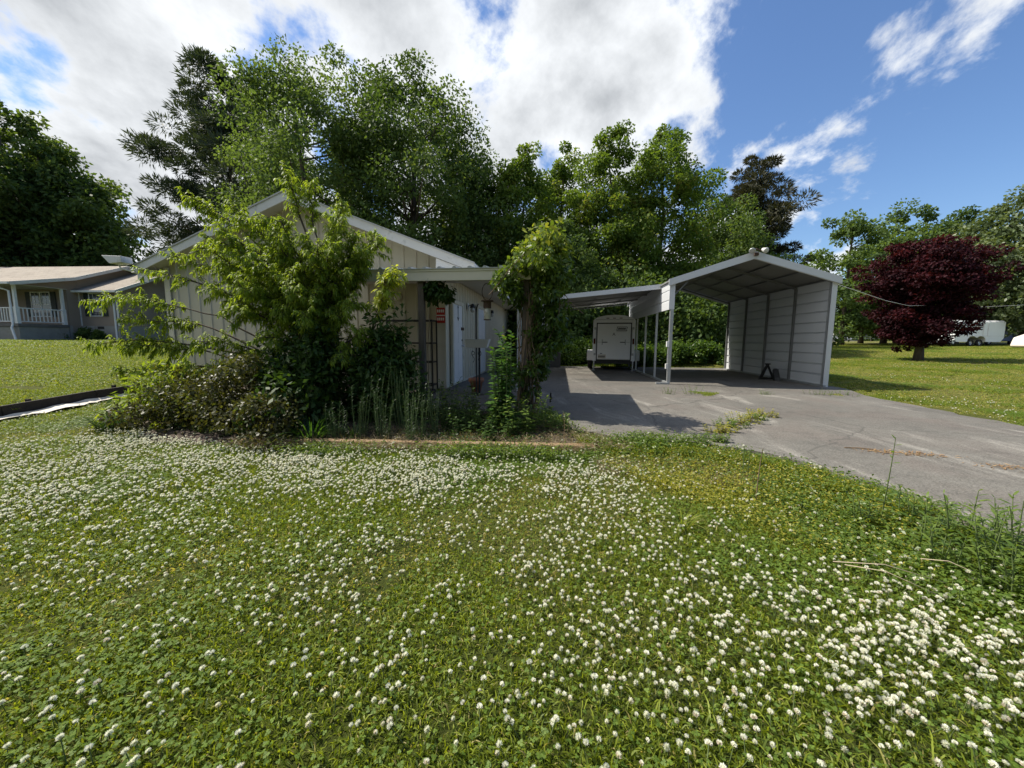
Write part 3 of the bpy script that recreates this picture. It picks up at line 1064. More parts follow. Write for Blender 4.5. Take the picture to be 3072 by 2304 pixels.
# ------------------------------------------------------------------ carport
def carport():
    W, LEN = 4.0, 6.2
    ZE, ZR = 2.80, 3.44
    c = empty('carport', CPO, YAW)
    tag(c, 'white steel carport with open front, walled right side and a lower lean-to', 'carport')
    sl_ = (ZR - ZE) / (W / 2)
    vs5 = [0.06 + k * (LEN - 0.12) / 4 for k in range(5)]
    # legs and base rails
    for v in vs5:
        for u, top, mt in ((0.03, ZE - 0.09, 'galv'), (W - 0.045, ZE - 0.09, 'cp_frame' if v > 0.2 else 'galv')):
            MB().bar((u, v, 0.05), (u, v, top), 0.058, 0.058).build('leg', mt, c)
    for u in (0.03, W - 0.045):
        MB().bar((u, -0.05, 0.024), (u, LEN, 0.024), 0.06, 0.055).build('base_rail', 'galv', c)
    # bows (rafters) with knee braces
    for v in vs5:
        MB().bar((0.03, v, ZE - 0.075), (W / 2, v, ZR - 0.085), 0.05, 0.055).build('rafter', 'cp_frame', c)
        MB().bar((W - 0.03, v, ZE - 0.075), (W / 2, v, ZR - 0.085), 0.05, 0.055).build('rafter', 'cp_frame', c)
        MB().bar((0.06, v, ZE - 0.42), (0.42, v, ZE - 0.0 - 0.04), 0.035).build('brace', 'cp_frame', c)
    # purlins along the length
    for f in (0.03, 0.36, 0.70, 0.975):
        for s in (-1, 1):
            u = W / 2 + s * (1 - f) * W / 2
            z = ZE + (ZR - ZE) * f - 0.04
            MB().bar((u, 0.02, z), (u, LEN, z), 0.07, 0.022).build('purlin', 'cp_frame', c)
    # roof sheets, ribs running down the slope
    k = 7
    sw = (LEN + 0.12) / k
    for s in (-1, 1):
        run = W / 2 + 0.07
        prof = []
        for j in range(3):
            x = j * sw / 3
            prof += [(x, 0), (x + sw / 3 - 0.07, 0), (x + sw / 3 - 0.05, 0.022), (x + sw / 3 - 0.02, 0.022)]
        prof += [(sw, 0), (sw, -0.012), (0, -0.012)]
        nn = len(prof)
        mm = MB()
        mm.add([(0, y, z) for y, z in prof] + [(s * run, y, z - sl_ * run) for y, z in prof],
               [(i, (i + 1) % nn, nn + (i + 1) % nn, nn + i) for i in range(nn)] + [tuple(range(nn)), tuple(range(2 * nn - 1, nn - 1, -1))])
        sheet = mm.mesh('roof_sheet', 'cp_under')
        for i in range(k):
            place(sheet, 'roof_sheet', c, (W / 2, -0.06 + i * sw, ZR - 0.005))
    MB().add([(W / 2 - 0.2, -0.07, ZR - 0.03), (W / 2, -0.07, ZR + 0.035), (W / 2 + 0.2, -0.07, ZR - 0.03),
              (W / 2 - 0.2, LEN + 0.07, ZR - 0.03), (W / 2, LEN + 0.07, ZR + 0.035), (W / 2 + 0.2, LEN + 0.07, ZR - 0.03)],
             [(0, 1, 4, 3), (1, 2, 5, 4)]).build('ridge_cap', 'cp_white', c)
    # front and rear fascia trims
    for v0, v1 in ((-0.10, -0.075), (LEN + 0.075, LEN + 0.10)):
        for s in (-1, 1):
            a = (W / 2, ZR + 0.045)
            b = (W / 2 + s * (W / 2 + 0.10), ZE + 0.045 - sl_ * 0.10)
            m = MB()
            m.prism([a, b, (b[0], b[1] - 0.16), (a[0], a[1] - 0.17)], 'y', v0, v1)
            m.build('fascia_trim', 'cp_white', c)
            m = MB()
            m.prism([(a[0], a[1] - 0.171), (b[0], b[1] - 0.161), (b[0], b[1] - 0.176), (a[0], a[1] - 0.186)], 'y', v0, v1 + 0.05)
            m.build('trim_lip', 'cp_white', c)
    # right wall: horizontal sheets with a rolled rib at the top of each
    nrow = 10
    hh = (ZE - 0.02) / nrow
    mm = MB()
    prof = [(0.0, 0.0), (0.0, hh - 0.050), (0.040, hh - 0.042), (0.040, hh - 0.010), (0.0, hh - 0.002), (0.014, hh - 0.002), (0.054, hh - 0.006), (0.054, hh - 0.046), (0.014, hh - 0.054), (0.014, 0.0)]
    mm.prism([(x, z) for x, z in prof], 'y', 0.0, LEN)
    sheet = mm.mesh('wall_sheet', 'cp_white')
    for r in range(nrow):
        place(sheet, 'wall_sheet', c, (W - 0.012, 0, 0.05 + r * hh))
    # left upper wall: three sheets
    m3 = 3
    h3 = 0.80 / m3
    mm = MB()
    prof = [(0.0, 0.0), (0.0, h3 - 0.045), (0.012, h3 - 0.036), (0.012, h3 - 0.010), (0.0, h3 - 0.002), (0.024, h3 - 0.002), (0.024, 0.0)]
    mm.prism(prof, 'y', 0.0, LEN)
    sheet = mm.mesh('upper_sheet', 'cp_white')
    for r in range(m3):
        place(sheet, 'upper_wall_sheet', c, (-0.026, 0, 2.03 + r * h3))
    # corner trims
    m = MB()
    m.box(W - 0.075, W + 0.045, -0.030, -0.012, 0.0, ZE - 0.03)
    m.box(W + 0.027, W + 0.045, -0.0115, 0.10, 0.0, ZE - 0.03)
    m.build('corner_trim', 'cp_white', c)
    m = MB()
    m.box(-0.055, 0.085, -0.030, -0.012, 2.03, ZE - 0.03)
    m.build('corner_trim', 'cp_white', c)
    m = MB()
    m.box(-0.005, 0.075, -0.028, -0.012, 0.05, 2.028)
    m.build('leg_trim', 'galv', c)
    # electrical boxes on the front leg
    MB().box(-0.07, -0.003, -0.05, 0.02, 1.02, 1.17).build('switch_box', 'white', c, bevel=0.004)
    MB().box(-0.07, -0.006, -0.05, 0.02, 0.42, 0.56).build('outlet_box', 'white_old', c, bevel=0.004)
    MB().tube([(-0.03, -0.02, 0.56), (-0.03, -0.02, 1.02)], 0.010, 6).build('conduit', 'galv', c)
    MB().box(-0.30, 0.0, -0.07, 0.02, 0.0, 0.05).build('foot_plate', 'galv', c)
    # twin floodlight on the ridge
    f = MB().box(W / 2 - 0.05, W / 2 + 0.05, -0.17, -0.105, ZR - 0.08, ZR - 0.0).build('floodlight', 'rust', c, bevel=0.01)
    for s in (-1, 1):
        lamp = MB().lathe([(0.0, 0.06), (0.03, 0.055), (0.045, 0.02), (0.075, -0.07), (0.065, -0.085), (0.0, -0.075)], n=16)
        lo = lamp.build('lamp_head', 'white_old' if s > 0 else 'galv', f, smooth=True)
        lo.location = (W / 2 + s * 0.14, -0.21, ZR + 0.05)
        lo.rotation_euler = (R(-55), R(-s * 35), 0)
    MB().tube([(W / 2 - 0.10, -0.16, ZR + 0.02), (W / 2 - 0.02, -0.16, ZR + 0.09), (W / 2 + 0.1, -0.17, ZR + 0.03)], 0.018, 7).build('bracket', 'rust', f)

    # ---------------- lean-to on the left
    LW, V0, V1 = 3.55, 1.05, 6.1
    zi, zo = 2.80, 2.46
    lt = empty('lean_to', (0, 0, 0))
    lt.parent = c
    prof = []
    k = 6
    sw = (V1 - V0 + 0.1) / k
    for j in range(3):
        x = j * sw / 3
        prof += [(x, 0), (x + sw / 3 - 0.07, 0), (x + sw / 3 - 0.05, 0.022), (x + sw / 3 - 0.02, 0.022)]
    prof += [(sw, 0), (sw, -0.012), (0, -0.012)]
    nn = len(prof)
    mm = MB()
    mm.add([(-0.03, y, z + zi) for y, z in prof] + [(-LW, y, z + zo) for y, z in prof],
           [(i, (i + 1) % nn, nn + (i + 1) % nn, nn + i) for i in range(nn)] + [tuple(range(nn)), tuple(range(2 * nn - 1, nn - 1, -1))])
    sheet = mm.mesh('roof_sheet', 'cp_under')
    for i in range(k):
        place(sheet, 'roof_sheet', lt, (0, V0 - 0.05 + i * sw, 0))
    MB().prism([(-0.03, zi + 0.03), (-LW - 0.05, zo + 0.03), (-LW - 0.05, zo - 0.10), (-0.03, zi - 0.11)], 'y', V0 - 0.09, V0 - 0.065).build('fascia_trim', 'cp_white', lt)
    for v in (V0 + 0.05, V0 + 1.7, V0 + 3.3, V1 - 0.05):
        MB().bar((-0.05, v, zi - 0.07), (-LW + 0.03, v, zo - 0.07), 0.05).build('rafter', 'cp_frame', lt)
        MB().bar((-LW + 0.06, v, 0.0), (-LW + 0.06, v, zo - 0.10), 0.055).build('leg', 'galv', lt)
    for f in (0.2, 0.5, 0.8):
        u = -LW * f
        z = zi + (zo - zi) * f - 0.03
        MB().bar((u, V0, z), (u, V1, z), 0.06, 0.02).build('purlin', 'cp_frame', lt)
    return c


carport()

# black folded stand leaning by the carport wall
js = empty('trestle_stand', (*loc2w(CPO, 3.55, 2.0), -0.004), YAW + R(20))
tag(js, 'black steel trestle stand on the floor by the carport wall', 'stand')
MB().bar((-0.28, 0, 0.0), (-0.02, 0.0, 0.46), 0.045).build('leg', 'black', js)
MB().bar((0.26, 0, 0.0), (0.0, 0.0, 0.46), 0.045).build('leg', 'black', js)
MB().bar((-0.25, 0.0, 0.03), (0.26, 0.0, 0.03), 0.04).build('crossbar', 'black', js)
MB().bar((0.0, 0.0, 0.46), (0.05, 0.24, 0.02), 0.04).build('leg', 'black', js)
MB().box(-0.06, 0.06, -0.05, 0.05, 0.46, 0.50).build('head', 'black', js)
js2 = empty('tyre_chock', (*loc2w(CPO, 3.62, 1.55), -0.004), YAW + R(75))
tag(js2, 'black wedge shaped block on the carport floor beside the trestle stand', 'wedge')
MB().prism([(-0.10, 0.0), (0.16, 0.0), (0.34, 0.30), (0.22, 0.34), (-0.04, 0.10)], 'y', -0.07, 0.07).build('block', 'darkplastic', js2, bevel=0.01)
MB().bar((0.20, 0.0, 0.345), (0.40, 0.0, 0.33), 0.05, 0.02).build('lip', 'black', js2)


# ------------------------------------------------------------------ cargo trailer
def text_mesh(s, size, name='text', extrude=0.002, shear=0.0):
    cu = bpy.data.curves.new(name, 'FONT')
    cu.body = s
    cu.size = size
    cu.extrude = extrude
    cu.shear = shear
    cu.align_x = 'CENTER'
    o = bpy.data.objects.new(name, cu)
    COL.objects.link(o)
    dg = bpy.context.evaluated_depsgraph_get()
    me = bpy.data.meshes.new_from_object(o.evaluated_get(dg))
    bpy.data.objects.remove(o)
    return me


def wheel(parent, x, y, r, w, mat_rim='alu'):
    prof = [(r * 0.58, -w / 2), (r * 0.92, -w / 2), (r, -w * 0.35), (r, w * 0.35), (r * 0.92, w / 2), (r * 0.58, w / 2), (r * 0.58, -w / 2)]
    t = MB().lathe(prof, n=28)
    wo = t.build('wheel', 'rubber', parent, smooth=False)
    wo.rotation_euler = (0, R(90), 0)
    wo.location = (x, y, r)
    MB().lathe([(0.0, 0.03), (r * 0.2, 0.04), (r * 0.32, 0.0), (r * 0.52, 0.01), (r * 0.585, 0.05), (r * 0.585, -0.05), (0.0, -0.03)], n=24).build('rim', mat_rim, wo, smooth=True)
    return wo


def cargo_trailer():
    t = empty('cargo_trailer', (4.02, 15.35, -0.004), R(-13.5))
    tag(t, 'white enclosed cargo trailer with rounded roof parked under the lean-to', 'trailer')
    HW, LEN, Z0, Z1 = 0.80, 3.0, 0.40, 1.98
    roof = []
    for k in range(13):
        x = -HW + 2 * HW * k / 12
        roof.append((x, Z1 + 0.20 * (1 - (x / HW) ** 2) ** 0.6 if abs(x) < HW else Z1))
    body = MB().prism([(-HW, Z0), (HW, Z0)] + roof[::-1], 'y', 0.03, LEN)
    body.build('body', 'trailer', t)
    # rear frame
    MB().box(-HW - 0.01, -HW + 0.125, -0.02, 0.03, Z0 - 0.02, Z1 + 0.0).build('rear_frame', 'trailer', t, bevel=0.008)
    MB().box(HW - 0.125, HW + 0.01, -0.02, 0.03, Z0 - 0.02, Z1 + 0.0).build('rear_frame', 'trailer', t, bevel=0.008)
    hd = MB().prism([(-HW + 0.126, Z1 - 0.09), (HW - 0.126, Z1 - 0.09), (HW - 0.126, Z1 + 0.001), (HW, Z1 + 0.001)] + [(x, z + 0.012) for x, z in roof[::-1]] + [(-HW, Z1 + 0.001), (-HW + 0.126, Z1 + 0.001)], 'y', -0.022, 0.028)
    hd.build('header', 'trailer', t)
    MB().box(-HW + 0.08, HW - 0.08, -0.032, -0.0225, Z1 + 0.015, Z1 + 0.035).build('header_seam', 'galv', t)
    # ramp door with black seal
    MB().box(-HW + 0.128, HW - 0.128, -0.012, 0.02, Z0 + 0.0, Z1 - 0.095).build('door_seal', 'black', t)
    d = MB().box(-HW + 0.165, HW - 0.165, -0.03, -0.0125, Z0 + 0.035, Z1 - 0.135).build('ramp_door', 'trailer', t, bevel=0.004)
    MB().box(-HW + 0.165, HW - 0.165, -0.038, -0.0305, Z0 + 0.035, Z0 + 0.07).build('door_edge', 'alu', d)
    for x in (-0.27, 0.0, 0.27):
        MB().lathe([(0, -0.008), (0.036, -0.006), (0.036, 0.0)], n=14).build('marker_lamp', 'redlens', d).location = (0, 0, 0)
        o = d.children[-1]
        o.rotation_euler = (R(90), 0, 0)
        o.location = (x, -0.036, Z1 - 0.19)
    for x in (-0.25, 0.0, 0.25):
        MB().box(x - 0.055, x + 0.055, -0.034, -0.023, Z1 + 0.07, Z1 + 0.095).build('clearance_lamp', 'redlens', t, bevel=0.004)
    for s in (-1, 1):
        # cam bar latch
        x0 = s * (HW - 0.16)
        cb = MB().bar((x0, -0.045, 1.12), (s * (HW - 0.36), -0.045, 1.12), 0.022).build('latch_bar', 'alu', d)
        MB().bar((s * (HW - 0.36), -0.048, 1.12), (s * (HW - 0.56), -0.048, 1.12), 0.03).build('handle', 'black', cb)
        MB().box(s * (HW - 0.36) - 0.018, s * (HW - 0.36) + 0.018, -0.056, -0.031, 1.02, 1.23).build('hasp', 'galv', cb)
        # tail lamps, hinges
        MB().box(s * (HW - 0.055) - 0.036, s * (HW - 0.055) + 0.036, -0.045, -0.0205, 1.05, 1.27).build('tail_lamp', 'redlens', t, bevel=0.012)
        for z in (1.62, 0.60):
            MB().box(s * (HW - 0.075) - 0.04, s * (HW - 0.075) + 0.04, -0.036, -0.0205, z, z + 0.09).build('hinge', 'galv', t, bevel=0.004)
        MB().tube([(s * (HW - 0.115), -0.033, 0.62), (s * (HW - 0.115), -0.033, 1.70)], 0.012, 6).build('rod', 'galv', t)
        # fender, wheel, stabiliser
        f = MB().prism([(0.72, 0.36), (0.72, 0.70), (0.78, 0.78), (1.72, 0.78), (1.78, 0.70), (1.78, 0.36), (1.72, 0.36), (1.70, 0.70), (0.80, 0.70), (0.76, 0.36)], 'x', s * (HW + 0.012), s * (HW + 0.26))
        f.build('fender', 'trailer', t)
        MB().box(min(s * (HW + 0.02), s * (HW + 0.255)), max(s * (HW + 0.02), s * (HW + 0.255)), 0.70, 0.718, 0.37, 0.72).build('fender_front', 'trailer', t)
        wheel(t, s * (HW + 0.14), 1.25, 0.33, 0.19)
        st = MB().bar((s * (HW - 0.05), 0.02, 0.0), (s * (HW - 0.05), 0.02, 0.38), 0.085, 0.05).build('stabiliser', 'galv', t)
        MB().box(s * (HW - 0.05) - 0.06, s * (HW - 0.05) + 0.06, -0.06, 0.10, 0.0, 0.015).build('foot', 'galv', st)
    MB().box(-HW + 0.05, HW - 0.05, 0.0, 0.10, Z0 - 0.13, Z0 - 0.022).build('bumper', 'black', t)
    MB().bar((-0.7, 1.25, 0.33), (0.7, 1.25, 0.33), 0.07).build('axle', 'black', t)
    MB().bar((0, 3.0, 0.38), (0, 4.1, 0.38), 0.08).build('tongue', 'black', t)
    MB().tube([(0, 3.95, 0.0), (0, 3.95, 0.55)], 0.03, 8).build('jack', 'galv', t)
    MB().box(-0.70, 0.70, 0.30, 2.6, Z0 - 0.10, Z0 - 0.005).build('chassis', 'black', t)
    # sticker outline, lettering, stencil, plate
    st = MB()
    for a, b in (((0.06, 1.72), (0.46, 1.72)), ((0.06, 1.58), (0.46, 1.58)), ((0.06, 1.58), (0.09, 1.72)), ((0.43, 1.58), (0.46, 1.72))):
        st.bar((a[0] + 0.04, -0.0325, a[1]), (b[0] + 0.04, -0.0325, b[1]), 0.004, 0.018)
    st.bar((0.09, -0.0325, 1.535), (0.48, -0.0325, 1.535), 0.003, 0.008)
    st.build('sticker', 'hitext', d)
    for k in range(9):
        MB().prism([(0.145 + k * 0.033, 1.615), (0.172 + k * 0.033, 1.615), (0.184 + k * 0.033, 1.685), (0.157 + k * 0.033, 1.685)], 'y', -0.0335, -0.0315).build('sticker_mark', 'hitext', d)
    me = text_mesh('A', 0.17)
    me.materials.clear()
    me.materials.append(MAT['hitext'])
    place(me, 'stencil_letter', d, (0.0, -0.0335, 1.38), (R(90), 0, 0))
    pl = MB().box(-0.60, -0.29, -0.037, -0.0315, 0.48, 0.635).build('licence_plate', 'plastic_white', d)
    for k in range(6):
        MB().box(-0.575 + k * 0.043, -0.548 + k * 0.043, -0.040, -0.0375, 0.515, 0.585).build('plate_mark', 'hitext', pl)
    MB().box(-0.52, -0.43, -0.036, -0.0315, 0.66, 0.685).build('plate_lamp', 'black', d)


cargo_trailer()


# ------------------------------------------------------------------ neighbour's house
def neighbour():
    h = empty('neighbour_house', (-28.0, 22.0, 0.0), R(-4))
    tag(h, 'taupe sided house with white railed porch and shingled roof up the slope', 'house')
    G, FL, EA = 0.80, 1.98, 4.22     # ground, floor, eave heights

    def lap(name, x0, x1, y0, y1, z0, topf, axis):
        """lapped siding on one wall; axis 'x': wall along x facing -y; 'y': wall along y facing +x"""
        m = MB()
        z = z0
        st = 0.115
        while True:
            if axis == 'x':
                top = min(topf(x0), topf(x1))
                if z >= top:
                    break
                z1 = min(z + st, top)
                m.add([(x0, y0 - 0.018, z), (x1, y0 - 0.018, z), (x1, y0 - 0.002, z1), (x0, y0 - 0.002, z1), (x0, y0, z), (x1, y0, z)], [(0, 1, 2, 3), (4, 5, 1, 0)])
            else:
                ys = [y for y in np.linspace(y0, y1, 40) if topf(y) > z]
                if len(ys) < 2:
                    break
                a, b = ys[0], ys[-1]
                z1 = z + st
                m.add([(x0 + 0.018, a, z), (x0 + 0.018, b, z), (x0 + 0.002, b, z1), (x0 + 0.002, a, z1), (x0, a, z), (x0, b, z)], [(0, 1, 2, 3), (4, 5, 1, 0)])
            z += st
            if z > 8:
                break
        o = m.build('lapped_siding', 'vinyl', h)
        o['kind'] = 'stuff'

    # local x to the right, y away.  main block x -14..0, front wall y=2.5, ridge y=6; wing x 0..3.0 front y 3.15
    core = MB()
    core.prism([(2.5, G - 0.3), (9.5, G - 0.3), (9.5, EA + 0.45), (6.0, 6.0), (2.5, EA + 0.55)], 'x', -14.0, -0.02)
    core.build('wall', 'vinyl', h)
    wing = MB()
    wing.prism([(3.15, G - 0.3), (10.2, G - 0.3), (10.2, EA), (6.7, EA + 1.55), (3.15, EA)], 'x', 0.0, 2.6)
    wing.build('wing_wall', 'vinyl', h)
    lap('s', -14.0, -0.02, 2.5, 2.5, FL, lambda x: EA + 0.5, 'x')
    lap('s', 0.0, 2.6, 3.15, 3.15, FL, lambda x: EA, 'x')
    lap('s', -0.02, 0, 2.5, 3.14, FL, lambda y: EA + 0.6, 'y')
    lap('s', 2.6, 0, 3.15, 10.2, FL, lambda y: EA + 1.55 - 0.437 * abs(y - 6.7), 'y')
    # foundation
    f = MB()
    f.box(-14.0, 0.03, 2.44, 2.60, G - 0.4, FL - 0.03)
    f.box(0.031, 2.64, 3.09, 3.2, G - 0.4, FL - 0.03)
    f.box(2.60, 2.66, 3.21, 10.2, G - 0.4, FL - 0.03)
    f.build('foundation', 'concrete_block', h)
    for x, y in ((-1.35, 2.435), (1.35, 3.085)):
        MB().box(x - 0.22, x + 0.22, y - 0.012, y + 0.0, FL - 0.22, FL - 0.07).build('vent', 'black', h)
    # porch: deck, posts, rails
    pc = MB().box(-14.0, 0.05, 0.0, 2.43, FL - 0.17, FL).build('porch_deck', surf('porch_edge_grey', (0.16, 0.15, 0.14), 0.8), h)
    MB().box(-14.0, 0.0, 0.06, 2.42, G - 0.3, FL - 0.18).build('porch_base', 'concrete_block', h)

    def col(x, y):
        c = MB().box(x - 0.06, x + 0.06, y - 0.06, y + 0.06, FL, EA - 0.06).build('porch_column', 'white', h)
        MB().box(x - 0.085, x + 0.085, y - 0.085, y + 0.085, FL, FL + 0.95).build('column_base', 'white', c)
    for x in (-0.1, -3.2, -6.4, -9.6):
        col(x, 0.12)
    col(-0.1, 2.30)

    def rail(p, q):
        r = MB()
        r.bar((*p, FL + 0.88), (*q, FL + 0.88), 0.07, 0.06)
        r.bar((*p, FL + 0.12), (*q, FL + 0.12), 0.05, 0.05)
        ro = r.build('railing', 'white', h)
        L = math.hypot(q[0] - p[0], q[1] - p[1])
        n = int(L / 0.17)
        me = MB().box(-0.02, 0.02, -0.02, 0.02, 0.145, 0.85).mesh('baluster', 'white')
        for k in range(1, n):
            place(me, 'baluster', ro, (p[0] + (q[0] - p[0]) * k / n, p[1] + (q[1] - p[1]) * k / n, FL))
    rail((-0.1, 0.22), (-0.1, 2.20))
    for a, b in ((-0.2, -3.1), (-3.3, -6.3), (-6.5, -9.5)):
        rail((a, 0.12), (b, 0.12))
    # roofs
    def slabroof(name, x0, x1, pts):
        m = MB()
        m.prism([(y, z) for y, z in pts] + [(y, z - 0.10) for y, z in pts[::-1]], 'x', x0, x1)
        o = m.build(name, 'shingles', h)
        return o
    mp = [(-0.38, EA + 0.02), (2.7, EA + 0.72), (6.0, EA + 2.02), (9.9, EA + 0.5)]
    slabroof('roof', -14.3, 0.42, mp)
    rk = MB()
    for (ya, za), (yb, zb) in zip(mp[:-1], mp[1:]):
        rk.bar((0.44, ya, za - 0.09), (0.44, yb, zb - 0.09), 0.03, 0.19)
    rk.build('rake_trim', 'white_old', h)
    MB().box(-14.3, 0.40, -0.46, -0.385, EA - 0.11, EA + 0.01).build('gutter', 'white', h)
    MB().box(-14.0, 0.05, -0.3, 2.5, EA - 0.06, EA - 0.03).build('porch_ceiling', 'soffit', h)
    MB().prism([(-0.3, EA - 0.05), (2.5, EA - 0.05), (2.5, EA + 0.6), (-0.3, EA - 0.02)], 'x', -0.05, -0.01).build('porch_gable', 'vinyl', h)
    wp = [(2.80, EA - 0.06), (6.7, EA + 1.66), (10.6, EA - 0.06)]
    slabroof('wing_roof', -0.6, 2.95, wp)
    rk = MB()
    for (ya, za), (yb, zb) in zip(wp[:-1], wp[1:]):
        rk.bar((2.97, ya, za - 0.07), (2.97, yb, zb - 0.07), 0.03, 0.18)
    rk.build('rake_trim', 'white_old', h)
    MB().box(-0.55, 2.98, 2.72, 2.795, EA - 0.19, EA - 0.07).build('gutter', 'white', h)
    MB().box(-0.5, 2.9, 2.80, 3.13, EA - 0.19, EA - 0.17).build('soffit', 'soffit', h)

    # windows with shutters
    def window(x, y, w, z0, z1, halves):
        o = MB().box(x - w / 2, x + w / 2, y - 0.04, y - 0.02, z0, z1).build('window', 'glass', h)
        fr = MB()
        fr.box(x - w / 2 - 0.05, x - w / 2, y - 0.06, y - 0.02, z0 - 0.05, z1 + 0.05)
        fr.box(x + w / 2, x + w / 2 + 0.05, y - 0.06, y - 0.02, z0 - 0.05, z1 + 0.05)
        fr.box(x - w / 2, x + w / 2, y - 0.06, y - 0.02, z1, z1 + 0.05)
        fr.box(x - w / 2, x + w / 2, y - 0.06, y - 0.02, z0 - 0.05, z0)
        fr.box(x - w / 2, x + w / 2, y - 0.055, y - 0.02, (z0 + z1) / 2 - 0.025, (z0 + z1) / 2 + 0.025)
        if halves:
            fr.box(x - 0.04, x + 0.04, y - 0.062, y - 0.02, z0, z1)
        fr.build('frame', 'white', o)
        for k in range(1, 3 if not halves else 5):
            xx = x - w / 2 + w * k / (3 if not halves else 5)
            MB().box(xx - 0.008, xx + 0.008, y - 0.050, y - 0.041, (z0 + z1) / 2 + 0.026, z1).build('muntin', 'white', o)
        MB().box(x - w / 2, x + w / 2, y - 0.050, y - 0.041, (z0 + 3 * z1) / 4 - 0.008, (z0 + 3 * z1) / 4 + 0.008).build('muntin', 'white', o)
        for s in (-1, 1):
            xs = x + s * (w / 2 + 0.06 + 0.17)
            MB().box(xs - 0.17, xs + 0.17, y - 0.05, y - 0.02, z0 - 0.04, z1 + 0.04).build('shutter', 'shutter', o)
        return o
    window(-1.75, 2.48, 1.25, FL + 0.55, FL + 2.0, True)
    window(-6.5, 2.48, 1.25, FL + 0.55, FL + 2.0, True)
    window(1.15, 3.13, 0.75, FL + 0.62, FL + 1.98, False)
    # corner boards and downspouts
    MB().box(2.50, 2.64, 3.12, 3.145, FL - 0.02, EA - 0.2).build('corner_board', 'white_old', h)
    MB().box(-0.02, 0.04, 3.10, 3.14, FL - 0.02, EA - 0.2).build('corner_board', 'white_old', h)
    MB().tube([(-0.55, -0.42, EA - 0.12), (-0.55, -0.40, EA - 0.22), (-0.26, 0.0, EA - 0.42), (-0.26, 0.0, FL - 0.05), (-0.22, -0.1, FL - 0.25), (-0.10, -0.06, G + 0.18), (-0.16, -0.15, G + 0.02), (-1.2, -0.9, G - 0.02)], 0.055, 8).build('downspout', 'white', h, smooth=True)
    MB().tube([(2.2, 2.75, EA - 0.2), (2.2, 2.77, EA - 0.3), (2.44, 3.06, EA - 0.5), (2.44, 3.04, G + 0.3), (2.44, 3.0, G + 0.18), (2.25, 2.6, G + 0.08)], 0.05, 8).build('downspout', 'white', h, smooth=True)
    # porch furniture silhouette
    return h


neighbour()

lad = empty('ladder', (-24.35, 27.2, 0.0), R(-4))
tag(lad, 'grey wooden ladder leaning against the siding of the neighbouring house', 'ladder')
for dy in (0.0, 0.55):
    MB().bar((0.75, dy + 0.4, 1.0), (-0.82, dy, 3.75), 0.05, 0.09).build('rail', surf('aluminium_dull', (0.24, 0.22, 0.20), 0.6), lad)
for k in range(1, 9):
    t = k / 9
    MB().bar((0.75 - 1.57 * t, 0.4 * (1 - t), 1.0 + 2.75 * t), (0.75 - 1.57 * t, 0.4 * (1 - t) + 0.55, 1.0 + 2.75 * t), 0.035).build('rung', 'galv', lad)


# ------------------------------------------------------------------ edging boards and timbers
def edging():
    y = 4.7
    first = True
    k = 0
    group = 'dark boards edging the raised lawn'
    while y < 9.6:
        y1 = min(y + 1.25, 9.7)
        x0, x1 = edge_x(y), edge_x(y1)
        o = MB().bar((x0, y + 0.006, gz(x0 + 0.12, y) + 0.11), (x1, y1 - 0.006, gz(x1 + 0.12, y1) + 0.11), 0.045, 0.22).build('edging_board', 'board_dark', None, bevel=0.006)
        tag(o, 'dark edging board of the raised lawn, ' + ('fourth', 'third', 'second', 'first')[k] + ' from the workshop corner', 'edging', group)
        s = MB().bar((x0 - 0.06, y + 0.4, gz(x0, y) - 0.1), (x0 - 0.06, y + 0.4, gz(x0 + 0.12, y) + 0.27), 0.05)
        so_ = s.build('stake', 'board_dark', o)
        y = y1
        k += 1
    # pale ripped liner strip along it
    m = MB()
    ys = np.arange(4.7, 9.6, 0.12)
    vs, fs = [], []
    for i, yy in enumerate(ys):
        xe = edge_x(yy)
        w = 0.20 + 0.06 * math.sin(yy * 3.1) + rg.normal() * 0.02
        for j, q in enumerate((0.035, 0.09, 0.035 + w * 0.6, 0.035 + w)):
            vs.append((xe + q, yy, gz(xe + q + 0.05, yy) + 0.05 + rg.normal() * 0.008 + (0.03 if j == 1 else 0.0)))
    for i in range(len(ys) - 1):
        for j in range(3):
            fs.append((i * 4 + j, i * 4 + j + 1, (i + 1) * 4 + j + 1, (i + 1) * 4 + j))
    m.add(vs, fs)
    o = m.build('liner_strip', 'plastic_white', None, smooth=True)
    tag(o, 'pale crumpled liner strip lying along the dark edging boards', 'liner')
    # landscape timbers before the bed
    segs = [((-3.3, 4.62), (-1.15, 4.52)), ((-1.12, 4.515), (0.98, 4.40))]
    for (a, b), lb in zip(segs, ('shaded weathered timber under the feathery plants at the bed edge', 'sunlit orange weathered timber at the front of the bed')):
        m = MB()
        o = m.bar((*a, -0.085), (*b, -0.085), 0.12, 0.11).build('landscape_timber', 'timber', None, bevel=0.02)
        tag(o, lb, 'timber', 'timbers along the bed')


edging()


